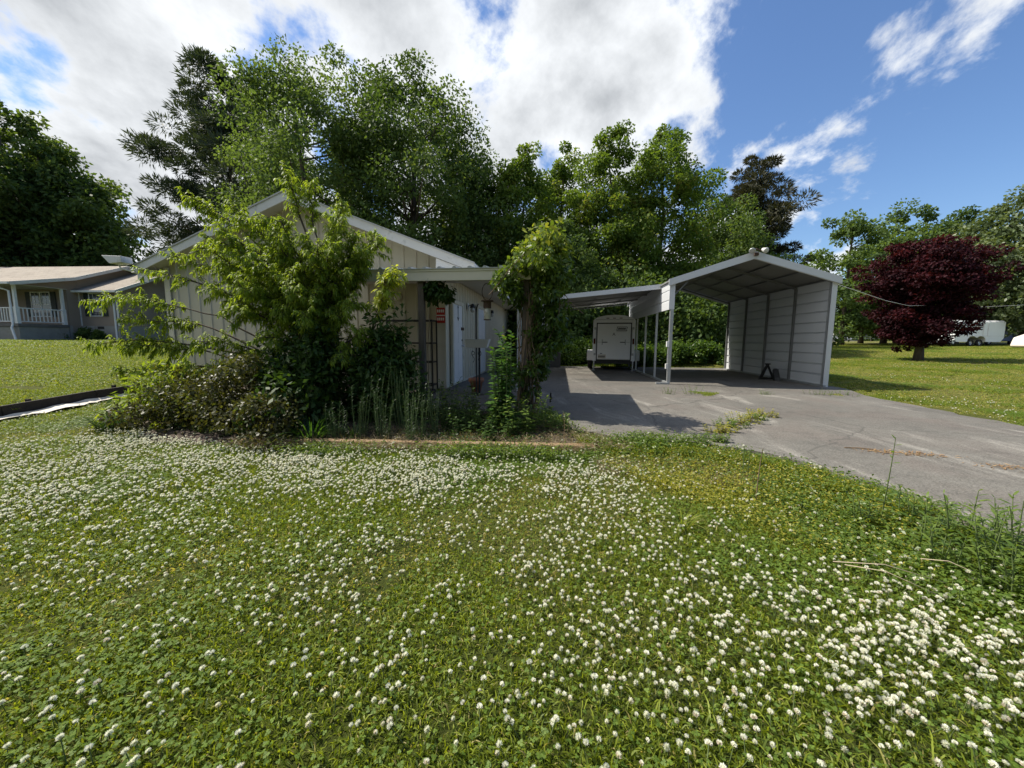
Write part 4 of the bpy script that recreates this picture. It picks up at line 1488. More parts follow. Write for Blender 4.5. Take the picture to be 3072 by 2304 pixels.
# ------------------------------------------------------------------ far things on the right
def horse_trailer():
    t = empty('horse_trailer', (43.5, 36.2, gz(43.5, 36.2) - 0.02), R(8))
    tag(t, 'white horse trailer with slatted side openings parked under the far trees', 'trailer')
    L0, L1, Z0, Z1 = -2.7, 2.9, 0.42, 2.35
    side = [(L0, Z0), (-1.25, Z0), (-1.2, 0.7), (-0.95, 0.92), (-0.55, 0.95), (-0.2, 0.80), (0.15, 0.95), (0.55, 0.92), (0.8, 0.7), (0.85, Z0), (L1 - 0.35, Z0), (L1, 0.8), (L1, Z1 - 0.1), (L0, Z1 - 0.1)]
    MB().prism(side, 'y', 0.0, 1.9).build('body', 'trailer', t)
    MB().prism([(0.0, Z1 - 0.099), (1.9, Z1 - 0.099), (1.75, Z1 + 0.07), (0.15, Z1 + 0.07)], 'x', L0, L1).build('roof', 'white', t)
    for k in range(4):
        z = Z1 - 0.32 - k * 0.17
        for x0, x1 in ((L0 + 0.35, -0.95), (-0.87, 0.35)):
            MB().box(x0, x1, -0.012, -0.004, z, z + 0.09).build('opening', 'black', t)
    for x in (L0 + 0.3, -0.92, 0.42, 0.95):
        MB().box(x - 0.035, x + 0.035, -0.035, -0.005, Z0 + 0.55, Z1 - 0.12).build('side_post', 'white', t)
    MB().box(L0, L1, -0.02, -0.003, Z0 + 0.53, Z0 + 0.58).build('side_rail', 'white', t)
    for x in (-0.72, 0.28):
        w = wheel(t, x, 0.12, 0.33, 0.2)
        w.rotation_euler = (R(90), 0, 0)
        w.location = (x, 0.13, 0.33)
    MB().bar((L0, 0.9, 0.48), (L0 - 1.6, 0.9, 0.48), 0.12).build('tongue', 'white', t)
    MB().box(L0 - 2.4, L0 - 0.05, -0.05, 0.7, 0.25, 0.55).build('side_deck', 'alu', t)
    b = empty('covered_boat', (42.8, 31.9, gz(42.8, 31.9)), R(12))
    tag(b, 'pale covered boat shaped bundle with dark straps on the far lawn', 'boat')
    pr = [(-1.2, 0.12), (-1.0, 0.0), (1.5, 0.0), (1.6, 0.85), (0.3, 1.15), (-0.9, 0.85)]
    MB().prism(pr, 'y', -0.7, 0.7).build('hull', 'beige', b, bevel=0.12)
    for q in (0.18, 0.42, 0.66):
        MB().box(-1.15, 1.62, -0.725, -0.705, q, q + 0.045).build('strap', 'black', b)
    c = empty('pickup_cab', (47.2, 38.2, gz(47.2, 38.2)), R(8))
    tag(c, 'blue and white vehicle behind the horse trailer', 'car')
    MB().prism([(-1.0, 0.4), (3.5, 0.4), (3.5, 1.1), (2.2, 1.2), (1.6, 1.9), (-0.2, 1.95), (-0.9, 1.2), (-1.0, 1.1)], 'y', 0, 1.7).build('body', 'blue', c, bevel=0.05)
    MB().box(-0.8, -0.45, -0.03, -0.005, 0.5, 1.5).build('stripe', 'white', c)
    for x in (-0.2, 2.6):
        w = wheel(c, x, 0, 0.34, 0.2)
        w.rotation_euler = (R(90), 0, 0)
        w.location = (x, 0.1, 0.34)


horse_trailer()


def stop_sign():
    x, y = 51.5, 60.5
    s = empty('stop_sign', (x, y, gz(x, y)), R(-25))
    tag(s, 'red octagonal stop sign on a thin post by the far lane', 'sign')
    MB().bar((0, 0, -0.1), (0, 0, 2.7), 0.06).build('post', 'galv', s)
    oc = [(0.42 * math.cos(R(22.5 + 45 * k)), 2.35 + 0.42 * math.sin(R(22.5 + 45 * k))) for k in range(8)]
    oi = [(0.38 * math.cos(R(22.5 + 45 * k)), 2.35 + 0.38 * math.sin(R(22.5 + 45 * k))) for k in range(8)]
    MB().prism(oc, 'y', -0.045, -0.035).build('border', 'white', s)
    MB().prism(oi, 'y', -0.052, -0.046).build('face', 'red', s)
    me = text_mesh('STOP', 0.30)
    me.materials.clear()
    me.materials.append(MAT['white'])
    place(me, 'lettering', s, (0, -0.056, 2.25), (R(90), 0, 0))
    # white cars far beyond the lane
    for k, (cx, cy) in enumerate(((56.0, 68.6), (66.0, 70.5))):
        c = empty('parked_car', (cx, cy + 8, gz(cx, cy + 8)), R(5))
        tag(c, ('white car parked beyond the lane behind the stop sign', 'white car parked beyond the lane between the two trunks')[k], 'car', 'white cars beyond the lane')
        MB().prism([(-2.1, 0.35), (2.1, 0.35), (2.15, 0.8), (1.2, 0.95), (0.6, 1.45), (-0.9, 1.45), (-1.6, 0.95), (-2.15, 0.85)], 'y', -0.85, 0.85).build('body', 'white', c, bevel=0.06)
        MB().prism([(1.05, 0.97), (0.55, 1.38), (-0.85, 1.38), (-1.45, 0.97)], 'y', -0.875, -0.852).build('windows', 'glass', c)
        for xx in (-1.35, 1.35):
            w = wheel(c, xx, 0, 0.32, 0.2)
            w.rotation_euler = (R(90), 0, 0)
            w.location = (xx, -0.78, 0.32)
    # wire fence along the lane
    f = empty('wire_fence', (0, 0, 0))
    tag(f, 'thin dark wire fence in front of the far lane', 'fence')
    xs = np.arange(38, 92, 4.2)
    me = MB().box(-0.04, 0.04, -0.04, 0.04, -0.1, 1.15).mesh('post', 'wood_old')
    for x in xs:
        y = 64 + 0.1 * (x - 20)
        place(me, 'post', f, (x, y, gz(x, y)))
    for hgt in (0.5, 0.8, 1.1):
        MB().tube([(x, 64 + 0.1 * (x - 20) - 0.05, gz(x, 64 + 0.1 * (x - 20)) + hgt) for x in xs], 0.02, 4).build('wire', 'galv', f)


stop_sign()

# service cable from the carport through the maple to the right
for name, pts, lb in (('service_cable', [loc2w(CPO, 4.08, 0.2) + (2.70,), (12.0, 12.6, 2.50), (15.8, 15.6, 2.62), (19.5, 18.4, 2.9)], 'thin white cable from the carport eave to the purple maple'),
                      ('service_cable', [(21.8, 19.2, 2.85), (27.5, 21.0, 3.2), (34.0, 23.5, 4.0)], 'thin white cable running from the purple maple towards the road')):
    o = MB().tube(pts, 0.007, 5).build(name, 'cable', None, smooth=True)
    tag(o, lb, 'cable', 'cables')
#@@PART3
# ------------------------------------------------------------------ trees
def interp_prof(prof, t):
    p = np.array(prof)
    return np.interp(t, p[:, 0], p[:, 1])


def clump_leaves(rg, centers, radii, nleaf, L, W, flat=0.7, up=0.5, droop=0.25, kind='rhomb', tintc=None, needle=False):
    n = len(centers)
    cid = np.repeat(np.arange(n), nleaf)
    N = len(cid)
    d = rdir(rg, N)
    rad = radii[cid] * (0.35 + 0.65 * rg.random(N) ** 0.45)
    pos = centers[cid] + d * rad[:, None] * np.array([1, 1, flat])
    if needle:
        axis = d * np.array([1, 1, 0.8]) + rdir(rg, N) * 0.55 + np.array([0, 0, 0.35])
        nor = rdir(rg, N)
    else:
        nor = d * 0.55 + np.array([0, 0, up]) + rdir(rg, N) * 0.75
        axis = d * 0.6 + rdir(rg, N) * 0.8 + np.array([0, 0, -droop])
    ln = L * (0.65 + 0.7 * rg.random(N))
    wd = W * (0.65 + 0.7 * rg.random(N))
    tc = rg.random(n) * 0.55 if tintc is None else tintc
    tint = tc[cid] + rg.random(N) * 0.45
    return leaves(pos, axis, norm(nor), ln, wd, tint, kind, droop * 0.3)


def make_tree(name, label, base, H, prof, nclump, nleaf, cr, L, W, mat, seed, cat='tree', group=None, t0=None, lean=(0, 0), trunk=0.22, bark='bark', flat=0.7, needle=False, limbs=26, lumps=0.25, nstem=1, fill=0.30, trunk_top=0.86):
    rg = np.random.default_rng(seed)
    x, y = base
    z = gz(x, y)
    e = empty(name, (x, y, z))
    tag(e, label, cat, group)
    t0 = prof[0][0] if t0 is None else t0
    # clump centres
    tt = rg.random(nclump * 4) * (1 - t0) + t0
    rr = interp_prof(prof, tt)
    keep = rg.random(len(tt)) < (rr / rr.max()) ** 1.3 + 0.05
    tt = tt[keep][:nclump]
    rr = rr[keep][:nclump]
    n = len(tt)
    th = rg.random(n) * 2 * np.pi
    ph = rg.random(4) * 6.28
    rr = rr * (1 + lumps * np.sin(3 * th + ph[0] + 5 * tt) + lumps * 0.7 * np.sin(5 * th + ph[1] - 9 * tt) + 0.12 * rg.normal(size=n))
    f = np.sqrt(fill + (1 - fill) * rg.random(n))
    C = np.stack([lean[0] * tt + rr * f * np.cos(th), lean[1] * tt + rr * f * np.sin(th), H * tt + rg.normal(size=n) * cr * 0.35], 1)
    R_ = cr * (0.55 + 0.75 * rg.random(n)) * np.clip(0.55 + rr / rr.max(), 0.6, 1.15)
    V, F, T = clump_leaves(rg, C, R_, nleaf, L, W, flat, needle=needle)
    me = npmesh(name + '_crown', V, F, mat, T)
    place(me, 'crown', e)
    # trunk and limbs in one mesh
    m = MB()
    tops = []
    for s in range(nstem):
        a = 6.28 * s / max(1, nstem) + rg.random()
        off = np.array([math.cos(a), math.sin(a)]) * (0.0 if nstem == 1 else trunk * 1.2)
        k = 8
        pts, rad = [], []
        wob = rg.normal(size=(k, 2)) * 0.012 * H
        for i in range(k):
            t = i / (k - 1) * trunk_top
            sp = 1 + 3.5 * t * (nstem > 1)
            pts.append((lean[0] * t + off[0] * sp + wob[i, 0] * t, lean[1] * t + off[1] * sp + wob[i, 1] * t, H * t - 0.15 * (i == 0)))
            rad.append(trunk * (1.25 if i == 0 else 1.0) * (1 - 0.88 * (t / trunk_top) ** 0.9) + 0.012)
        m.tube(pts, rad, 8)
        tops.append((np.array(pts), rad))
    idx = rg.permutation(n)[:limbs]
    for i in idx:
        c = C[i]
        P, _ = tops[rg.integers(nstem)]
        zt = max(0.12 * H, c[2] - (0.25 + 0.35 * rg.random()) * np.hypot(c[0] - lean[0] * tt[i], c[1] - lean[1] * tt[i]) - 0.3)
        p0 = np.array([np.interp(zt, P[:, 2], P[:, 0]), np.interp(zt, P[:, 2], P[:, 1]), zt])
        mid = p0 * 0.45 + c * 0.55 + np.array([0, 0, 0.06 * H * (0.3 - rg.random() * 0.6)])
        r0 = trunk * 0.30 * (1 - 0.6 * zt / H)
        m.tube([p0, mid, c], [r0, r0 * 0.6, 0.012], 5, cap=False)
    m.build('trunk', bark, e, smooth=True)
    return e


DECID = [(0.20, 0.45), (0.34, 0.85), (0.52, 1.0), (0.70, 0.92), (0.85, 0.68), (0.95, 0.38), (1.0, 0.15)]
OVAL = [(0.12, 0.45), (0.28, 0.9), (0.5, 1.0), (0.72, 0.8), (0.88, 0.5), (0.96, 0.28), (1.0, 0.1)]


def P(prof, r):
    return [(t, q * r) for t, q in prof]


G1 = 'trees behind the neighbouring house'
make_tree('maple_tree', 'dark broad maple above the shingled roof of the neighbouring house', (-44.6, 37), 20.3, P(OVAL, 5.4), 230, 130, 1.25, 0.36, 0.25, 'oak', 21, group=G1, trunk=0.35, nstem=3, limbs=40)
make_tree('maple_tree', 'dark rounded maple with a bright lower limb beside the workshop eave', (-42.6, 38.6), 17.5, P(OVAL, 4.6), 220, 130, 1.2, 0.36, 0.25, 'oak', 22, group=G1, trunk=0.32, nstem=3, limbs=40)
make_tree('maple_tree', 'tall dark maple rising over the white railed porch', (-48.5, 36), 19.0, P(OVAL, 5.0), 180, 120, 1.2, 0.36, 0.25, 'oak', 23, group=G1, trunk=0.32, nstem=2, limbs=30)
make_tree('elm_tree', 'small bright green tree in the shade of the maples by the house', (-39.6, 38), 8.5, P(OVAL, 2.6), 90, 110, 0.8, 0.30, 0.2, 'midgreen', 24, group=G1, trunk=0.16)

G2 = 'big trees behind the workshop'
PINE = [(0.22, 0.75), (0.35, 1.0), (0.55, 0.85), (0.75, 0.75), (0.9, 0.6), (1.0, 0.22)]
make_tree('pine_tree', 'tall dark pine with flat ragged limbs behind the workshop gable', (-22.6, 33.5), 21.2, P(PINE, 5.2), 230, 300, 1.05, 0.44, 0.085, 'pine', 31, group=G2, lean=(-1.0, 0), trunk=0.34, bark='bark_pine', flat=0.42, needle=True, limbs=75, lumps=0.38, fill=0.15)
make_tree('elm_tree', 'pale green airy tree in front of the dark pine', (-16.6, 27), 14.4, P([(0.25, 0.5), (0.45, 0.95), (0.65, 1.0), (0.82, 0.8), (0.94, 0.45), (1.0, 0.15)], 2.5), 95, 166, 0.95, 0.167, 0.099, 'midgreen', 32, group=G2, trunk=0.2, nstem=2, limbs=45, fill=0.2)
make_tree('oak_tree', 'tall grey green oak with a lobed top behind the roof ridge', (-11.6, 25), 17.0, P([(0.15, 0.5), (0.35, 0.95), (0.55, 1.0), (0.75, 0.95), (0.9, 0.66), (1.0, 0.25)], 4.0), 200, 245, 1.1, 0.182, 0.114, 'midgreen', 33, group=G2, trunk=0.34, nstem=2, limbs=50)
make_tree('oak_tree', 'huge dark oak with a domed crown over the porch roof', (-6.6, 26.5), 17.7, P([(0.10, 0.7), (0.25, 1.0), (0.45, 1.06), (0.62, 0.98), (0.78, 0.80), (0.90, 0.52), (1.0, 0.15)], 5.6), 330, 262, 1.2, 0.198, 0.129, 'oak', 34, group=G2, trunk=0.42, limbs=70, lumps=0.16)
make_tree('oak_tree', 'dark rounded oak shoulder between the domed oak and the maples', (-2.6, 28.5), 13.4, P(OVAL, 3.4), 150, 227, 1.05, 0.190, 0.122, 'oak', 35, group=G2, trunk=0.28, limbs=40)

G3 = 'maples behind the carport'
MAP = [(0.06, 0.55), (0.25, 0.9), (0.5, 1.0), (0.7, 0.86), (0.85, 0.55), (0.95, 0.26), (1.0, 0.08)]
make_tree('maple_tree', 'slender spired maple behind the vine covered porch post', (0.5, 27), 13.8, P(MAP, 2.1), 120, 210, 0.75, 0.182, 0.129, 'poplar', 41, group=G3, trunk=0.18, limbs=34)
make_tree('maple_tree', 'twin topped spire maple with thin gaps beside the slender maple', (3.6, 30), 16.2, P(MAP, 2.1), 120, 210, 0.8, 0.190, 0.137, 'poplar', 42, group=G3, trunk=0.2, limbs=34)
make_tree('maple_tree', 'full green maple with reddish tips above the lean-to roof', (6.5, 27), 15.1, P(MAP, 2.9), 200, 227, 0.85, 0.182, 0.129, 'poplar', 43, group=G3, trunk=0.25, limbs=45)
make_tree('maple_tree', 'full green maple with reddish tips above the carport eave', (10.4, 28), 15.5, P(MAP, 3.1), 210, 227, 0.85, 0.182, 0.129, 'poplar', 44, group=G3, trunk=0.26, limbs=45)
make_tree('maple_tree', 'round topped low maple filling the gap behind the trailer', (2.6, 24), 8.4, P(OVAL, 2.7), 120, 210, 0.8, 0.167, 0.114, 'oak', 45, group=G3, trunk=0.16)
make_tree('pine_tree', 'browned pine with layered limbs above the carport ridge', (22.6, 38.5), 17.4, P([(0.28, 0.8), (0.42, 1.0), (0.6, 0.85), (0.8, 0.72), (0.93, 0.5), (1.0, 0.2)], 4.2), 150, 290, 0.95, 0.42, 0.085, 'pine_brown', 46, trunk=0.3, bark='bark_pine', flat=0.45, needle=True, limbs=70, lumps=0.35, fill=0.15)
make_tree('elm_tree', 'dark green leafy tree in front of the browned pine', (17.6, 32), 12.4, P(OVAL, 3.2), 150, 210, 0.95, 0.198, 0.137, 'oak', 47, trunk=0.22, limbs=40)

G4 = 'trees along the far lane'
make_tree('hackberry_tree', 'airy green tree with long side limbs right of the carport', (36.5, 43), 15.0, P([(0.10, 0.7), (0.3, 1.0), (0.5, 0.9), (0.68, 0.62), (0.85, 0.45), (1.0, 0.12)], 4.6), 120, 120, 1.0, 0.32, 0.22, 'midgreen', 51, group=G4, trunk=0.25, limbs=50, fill=0.15, lumps=0.3)
make_tree('hackberry_tree', 'dense green tree directly behind the purple maple', (45.6, 46), 15.2, P(OVAL, 5.4), 200, 120, 1.15, 0.34, 0.24, 'midgreen', 52, group=G4, trunk=0.28, limbs=40)
make_tree('hackberry_tree', 'mid green tree standing over the horse trailer', (52.5, 46), 15.0, P(OVAL, 5.0), 180, 120, 1.15, 0.34, 0.24, 'oak', 53, group=G4, trunk=0.28, limbs=40)
make_tree('silver_maple_tree', 'silvery windblown maple at the far end of the tree row', (50.5, 38.5), 16.0, P(OVAL, 5.4), 240, 140, 1.15, 0.34, 0.22, 'silver', 54, group=G4, trunk=0.32, limbs=40)
make_tree('elm_tree', 'small round tree with a dark trunk near the stop sign', (43.6, 48.5), 6.8, P([(0.25, 0.8), (0.5, 1.0), (0.8, 0.7), (1.0, 0.2)], 3.0), 90, 110, 0.7, 0.26, 0.18, 'oak', 55, group=G4, trunk=0.26)
make_tree('elm_tree', 'olive small tree with a thick dark trunk beside the purple maple', (45.2, 47.2), 6.6, P([(0.25, 0.8), (0.5, 1.0), (0.8, 0.7), (1.0, 0.2)], 2.8), 80, 110, 0.7, 0.26, 0.18, 'midgreen', 56, group=G4, trunk=0.30)
make_tree('elm_tree', 'yellow green low tree above the horse trailer roof', (40.5, 40.5), 6.2, P(OVAL, 2.2), 60, 100, 0.6, 0.26, 0.18, 'hedge', 57, group=G4, trunk=0.14)
RED = [(0.15, 0.36), (0.21, 0.62), (0.30, 0.76), (0.50, 0.85), (0.68, 1.0), (0.82, 0.98), (0.93, 0.72), (1.0, 0.35)]
make_tree('purple_maple_tree', 'broad deep purple red maple standing alone on the right lawn', (19.9, 18.9), 5.6, P(RED, 2.05), 360, 120, 0.40, 0.14, 0.085, 'redleaf', 61, trunk=0.17, bark='wood_old', flat=0.42, limbs=60, lumps=0.12, nstem=1, lean=(0.0, 0), fill=0.10)


# understory shrubs that close the view under the trees
def shrub(name, label, base, h, r, mat, seed, nclump=60, nleaf=90, cr=0.35, L=0.14, W=0.09, group=None, cat='shrub', stems=14, flat=0.8, needle=False, stemmat='bark', power=1.0):
    rg = np.random.default_rng(seed)
    x, y = base
    e = empty(name, (x, y, gz(x, y)))
    tag(e, label, cat, group)
    th = rg.random(nclump) * 6.283
    q = np.sqrt(rg.random(nclump))
    zz = rg.random(nclump) ** 0.8
    rad = r * q * np.sqrt(np.clip(1.05 - (zz * 0.95) ** 2, 0, 1)) * (1 + 0.2 * np.sin(3 * th + seed))
    C = np.stack([rad * np.cos(th), rad * np.sin(th), h * (0.10 + 0.86 * zz) * (1 + 0.12 * rg.normal(size=nclump))], 1)
    V, F, T = clump_leaves(rg, C, cr * (0.6 + 0.8 * rg.random(nclump)), nleaf, L, W, flat, needle=needle)
    V[:, 2] = np.maximum(V[:, 2], 0.01)
    place(npmesh(name, V, F, mat, T), 'foliage', e)
    m = MB()
    for i in rg.permutation(nclump)[:stems]:
        c = C[i]
        m.tube([(c[0] * 0.1, c[1] * 0.1, -0.05), (c[0] * 0.5, c[1] * 0.5, c[2] * 0.55), tuple(c)], [0.012 + 0.008 * h, 0.008 + 0.004 * h, 0.004], 5, cap=False)
    m.build('stems', stemmat, e, smooth=True)
    return e


UG = 'shrubs in the dark understory behind the pad'
under = [(-4.5, 22.5, 4.2, 2.4), (-1.2, 22.0, 3.6, 2.2), (1.6, 21.2, 3.6, 2.0), (4.2, 22.2, 4.2, 2.3), (7.0, 22.5, 4.4, 2.4), (9.8, 21.8, 3.8, 2.2), (12.6, 22.8, 4.2, 2.5), (15.4, 24.0, 4.4, 2.6), (18.6, 27.0, 4.6, 3.0), (-8.0, 24.0, 5.0, 2.8), (5.6, 26.5, 6.0, 3.0), (11.5, 27, 6.0, 3.2)]
ulab = ['behind the workshop', 'past the porch', 'left of the parked cargo trailer', 'straight behind the cargo trailer', 'behind the carport legs', 'seen through the open carport', 'behind the far carport wall', 'right of the maples', 'under the browned pine', 'behind the workshop roof', 'deep between two maples', 'deep under the carport maples']
for i, (x, y, h, r) in enumerate(under):
    shrub('understory_shrub', 'dark woodland shrub ' + ulab[i], (x, y), h, r, 'oak' if i % 3 else 'midgreen', 100 + i, 80, 80, 0.7, 0.22, 0.14, UG)
HG = 'sunlit low hedge bushes behind the pad'
for i, (x, y, h, r, lb) in enumerate([(6.3, 18.3, 0.85, 0.8, 'low sunlit hedge bush seen between the carport legs'), (7.7, 18.5, 0.95, 0.9, 'leafy sunlit hedge bush in the open rear of the carport'),
                                      (9.2, 18.4, 0.90, 0.85, 'low sunlit hedge bush beside the rear carport wall'), (2.7, 18.9, 0.8, 0.7, 'yellow green weedy bush left of the cargo trailer'),
                                      (3.5, 19.6, 1.1, 0.9, 'taller weedy bush behind the cargo trailer fender'), (5.4, 19.2, 0.8, 0.8, 'small weedy bush behind the right trailer wheel')]):
    shrub('hedge_bush', lb, (x, y), h, r, 'hedge', 140 + i, 60, 80, 0.26, 0.12, 0.08, HG)

# small plants at the foot of the neighbouring house
for i, (x, y, h, lb) in enumerate([(-28.2, 24.2, 0.55, 'dark little shrub at the corner of the neighbouring house wing'), (-26.9, 24.4, 0.75, 'upright little shrub below the small shuttered window'),
                                   (-25.9, 24.3, 0.5, 'spiky low plant by the downspout of the neighbouring house'), (-30.6, 21.4, 1.2, 'dark shrub in front of the white porch railing')]):
    shrub('foundation_shrub', lb, (x, y), h, h * 0.5, 'oak', 160 + i, 24, 60, 0.16, 0.12, 0.06, 'shrubs along the neighbouring foundation', stems=6)


def far_woods_and_shade_row():
    rg = np.random.default_rng(5)
    parts = []
    C, RR = [], []
    for x in np.arange(-170, 260, 3.2):
        y = 118 + 18 * math.sin(x * 0.05) + rg.normal() * 5
        hh = 9 + 4 * math.sin(x * 0.11 + 1) + rg.normal() * 1.5
        for k in range(16):
            C.append((x + rg.normal() * 3, y + rg.normal() * 3, 0.5 + hh * rg.random()))
            RR.append(1.9)
    for x in np.arange(-70, 72, 2.6):  # added row behind the camera, never in view, to cut the low sky light
        y = -30 + 4 * math.sin(x * 0.13) - 0.004 * x * x
        hh = 13 + 3 * math.sin(x * 0.21 + 1) + rg.normal() * 1.5
        for k in range(16):
            C.append((x + rg.normal() * 2, y + rg.normal() * 2, 0.5 + hh * rg.random()))
            RR.append(1.9)
    V, F, T = clump_leaves(rg, np.array(C), np.array(RR), 26, 1.35, 0.95)
    o = place(npmesh('far_woods_and_shade_row', V, F, 'oak', T), 'far_woods_and_shade_row')
    tag(o, 'distant dark woods closing the horizon, plus an added unseen row that cuts low light', 'woods', kind='stuff')


far_woods_and_shade_row()


# ------------------------------------------------------------------ the overgrown peach tree
def bez(p0, p1, p2, n):
    t = np.linspace(0, 1, n)[:, None]
    return (1 - t) ** 2 * p0 + 2 * t * (1 - t) * p1 + t * t * p2


def limb_tree(name, label, base, tips, seed, mat, twigs=26, lpt=18, L=0.125, W=0.03, twiglen=0.42, start=0.38, droop=0.9, cat='tree', bark='bark', r0=0.045, tilt=0.25, bare=0, kind='lance', hsplit=0.35, tb=0.0):
    rg = np.random.default_rng(seed)
    b = np.array([base[0], base[1], gz(*base)])
    e = empty(name, tuple(b))
    tag(e, label, cat)
    m = MB()
    Lp, La, Lt = [], [], []
    for tip in tips:
        tip = np.array(tip, float) - b
        p0 = np.array([rg.normal() * 0.10, rg.normal() * 0.10, -0.05])
        h = np.hypot(tip[0], tip[1])
        hs = 0.12 if tip[2] > 1.9 else hsplit
        ctrl = np.array([tip[0] * hs, tip[1] * hs, max(tip[2] * (0.72 if tip[2] > 1.9 else 0.9) + 0.12 * h, 0.35)])
        C = bez(p0, ctrl, tip, 14)
        C[1:-1] += rg.normal(size=(12, 3)) * 0.025
        rad = np.linspace(r0, 0.006, 14) * (0.7 + 0.5 * rg.random())
        m.tube([tuple(p) for p in C], list(rad), 6, cap=False)
        D = np.gradient(C, axis=0)
        seglen = np.linalg.norm(tip) + 0.3
        nt = max(6, int(twigs * seglen / 2.6 * (0.5 if tip[2] > 3.3 else (0.6 if h > 2.6 else 1.0))))
        for k in range(nt):
            st_ = start + (0.12 if (h > 2.4 and tip[2] < 2.2) else (0.18 if tip[2] > 3.3 else 0.0))
            t = st_ + (1 - st_) * (k + rg.random()) / nt
            i = min(int(t * 13), 12)
            p = C[i] + (C[i + 1] - C[i]) * (t * 13 - i)
            d = norm(D[i])
            o = rdir(rg, 1)[0]
            o = o - d * (o @ d)
            dr = norm(d * (0.55 + 0.5 * rg.random()) + norm(o) * 0.9 + np.array([0, 0, tilt]))
            tl = twiglen * (0.45 + 0.9 * rg.random()) * (1.15 - 0.4 * t)
            q = np.linspace(0, 1, 5)[:, None]
            tw = p + dr * tl * q + np.array([0, 0, -0.18 * tl]) * q * q
            m.tube([tuple(x) for x in tw], [0.006, 0.005, 0.004, 0.003, 0.002], 3, cap=False)
            if rg.random() < bare:
                continue
            n = max(5, int(lpt * tl / twiglen))
            s = rg.random(n) ** 0.8
            pp = p + dr * (tl * s)[:, None] + np.array([0, 0, -0.18 * tl]) * (s ** 2)[:, None]
            oo = rdir(rg, n)
            oo = norm(oo - dr * (oo @ dr)[:, None])
            ax = norm(dr * 0.55 + oo * 0.85 + np.array([0, 0, -0.28]))
            Lp.append(pp)
            La.append(ax)
            Lt.append(np.clip(0.15 + tb + 0.32 * rg.random() + 0.40 * rg.random(n), 0, 1))
    Lp = np.concatenate(Lp)
    La = np.concatenate(La)
    Lt = np.concatenate(Lt)
    N = len(Lp)
    nor = norm(np.array([0, 0, 1.0]) + rdir(rg, N) * 0.6)
    V, F, T = leaves(Lp, La, nor, L * (0.6 + 0.7 * rg.random(N)), W * (0.7 + 0.6 * rg.random(N)), Lt, kind, droop)
    place(npmesh(name + '_foliage', V, F, mat, T), 'crown', e)
    m.build('trunk', bark, e, smooth=True)
    return e


PT = [(-3.6, 6.4, 3.75), (-3.15, 6.3, 3.6), (-4.5, 6.5, 3.3), (-5.4, 6.6, 3.5), (-2.75, 6.5, 3.4),
      (-5.4, 6.3, 2.5), (-4.9, 6.4, 2.75), (-4.2, 6.2, 3.05), (-3.7, 5.9, 2.95), (-3.3, 5.7, 2.85), (-2.7, 6.1, 2.95), (-2.35, 6.0, 2.75), (-2.9, 5.6, 2.65),
      (-4.6, 5.8, 2.5), (-4.0, 5.5, 2.5), (-3.5, 5.3, 2.3), (-2.7, 5.5, 2.4), (-4.4, 6.9, 2.7), (-3.2, 6.9, 2.8), (-2.7, 6.9, 2.6),
      (-5.85, 6.2, 2.25), (-4.3, 5.6, 1.9), (-3.9, 5.4, 1.6), (-6.75, 6.4, 1.78), (-6.3, 6.3, 1.45), (-6.8, 6.3, 1.08), (-6.3, 6.2, 1.0), (-6.3, 6.1, 0.62),
      (-4.7, 5.7, 1.15), (-4.9, 5.6, 0.75), (-2.25, 5.6, 1.7), (-2.15, 5.6, 1.25), (-2.4, 5.4, 1.0), (-2.8, 5.3, 1.5), (-3.3, 5.2, 1.2), (-3.0, 5.3, 1.9), (-2.5, 5.6, 1.5), (-3.6, 5.5, 1.9), (-3.9, 6.3, 2.6), (-3.0, 6.0, 2.3),
      (-3.4, 5.8, 2.5), (-2.6, 5.8, 2.0), (-2.45, 5.8, 2.2), (-4.2, 5.9, 2.25), (-3.7, 5.7, 2.2), (-2.8, 5.5, 1.8), (-3.3, 5.9, 1.7), (-3.1, 5.5, 2.1), (-3.9, 5.7, 2.0), (-4.5, 6.1, 2.3), (-3.5, 6.1, 2.8), (-2.6, 5.7, 2.55), (-3.2, 5.4, 1.6), (-4.1, 5.6, 2.75), (-2.5, 6.2, 2.4), (-3.7, 5.3, 1.9), (-2.0, 6.0, 2.62), (-2.15, 5.9, 2.5), (-2.1, 6.2, 2.75), (-2.5, 5.9, 2.9)]
limb_tree('peach_tree', 'sprawling bright green peach tree growing over the workshop front', (-3.1, 6.45), PT, 71, 'peach', twigs=46, lpt=38, bare=0.06, L=0.062, W=0.0175, twiglen=0.26, start=0.56, r0=0.03, tilt=0.05, droop=1.1)
limb_tree('sprout', 'bright yellow green sprig arching in front of the porch fascia', (-2.3, 5.9), [(-1.62, 5.6, 2.12), (-1.75, 5.55, 2.0)], 72, 'peach', twigs=30, lpt=20, start=0.66, r0=0.016, cat='plant', tb=0.35, L=0.10, W=0.022, twiglen=0.22)

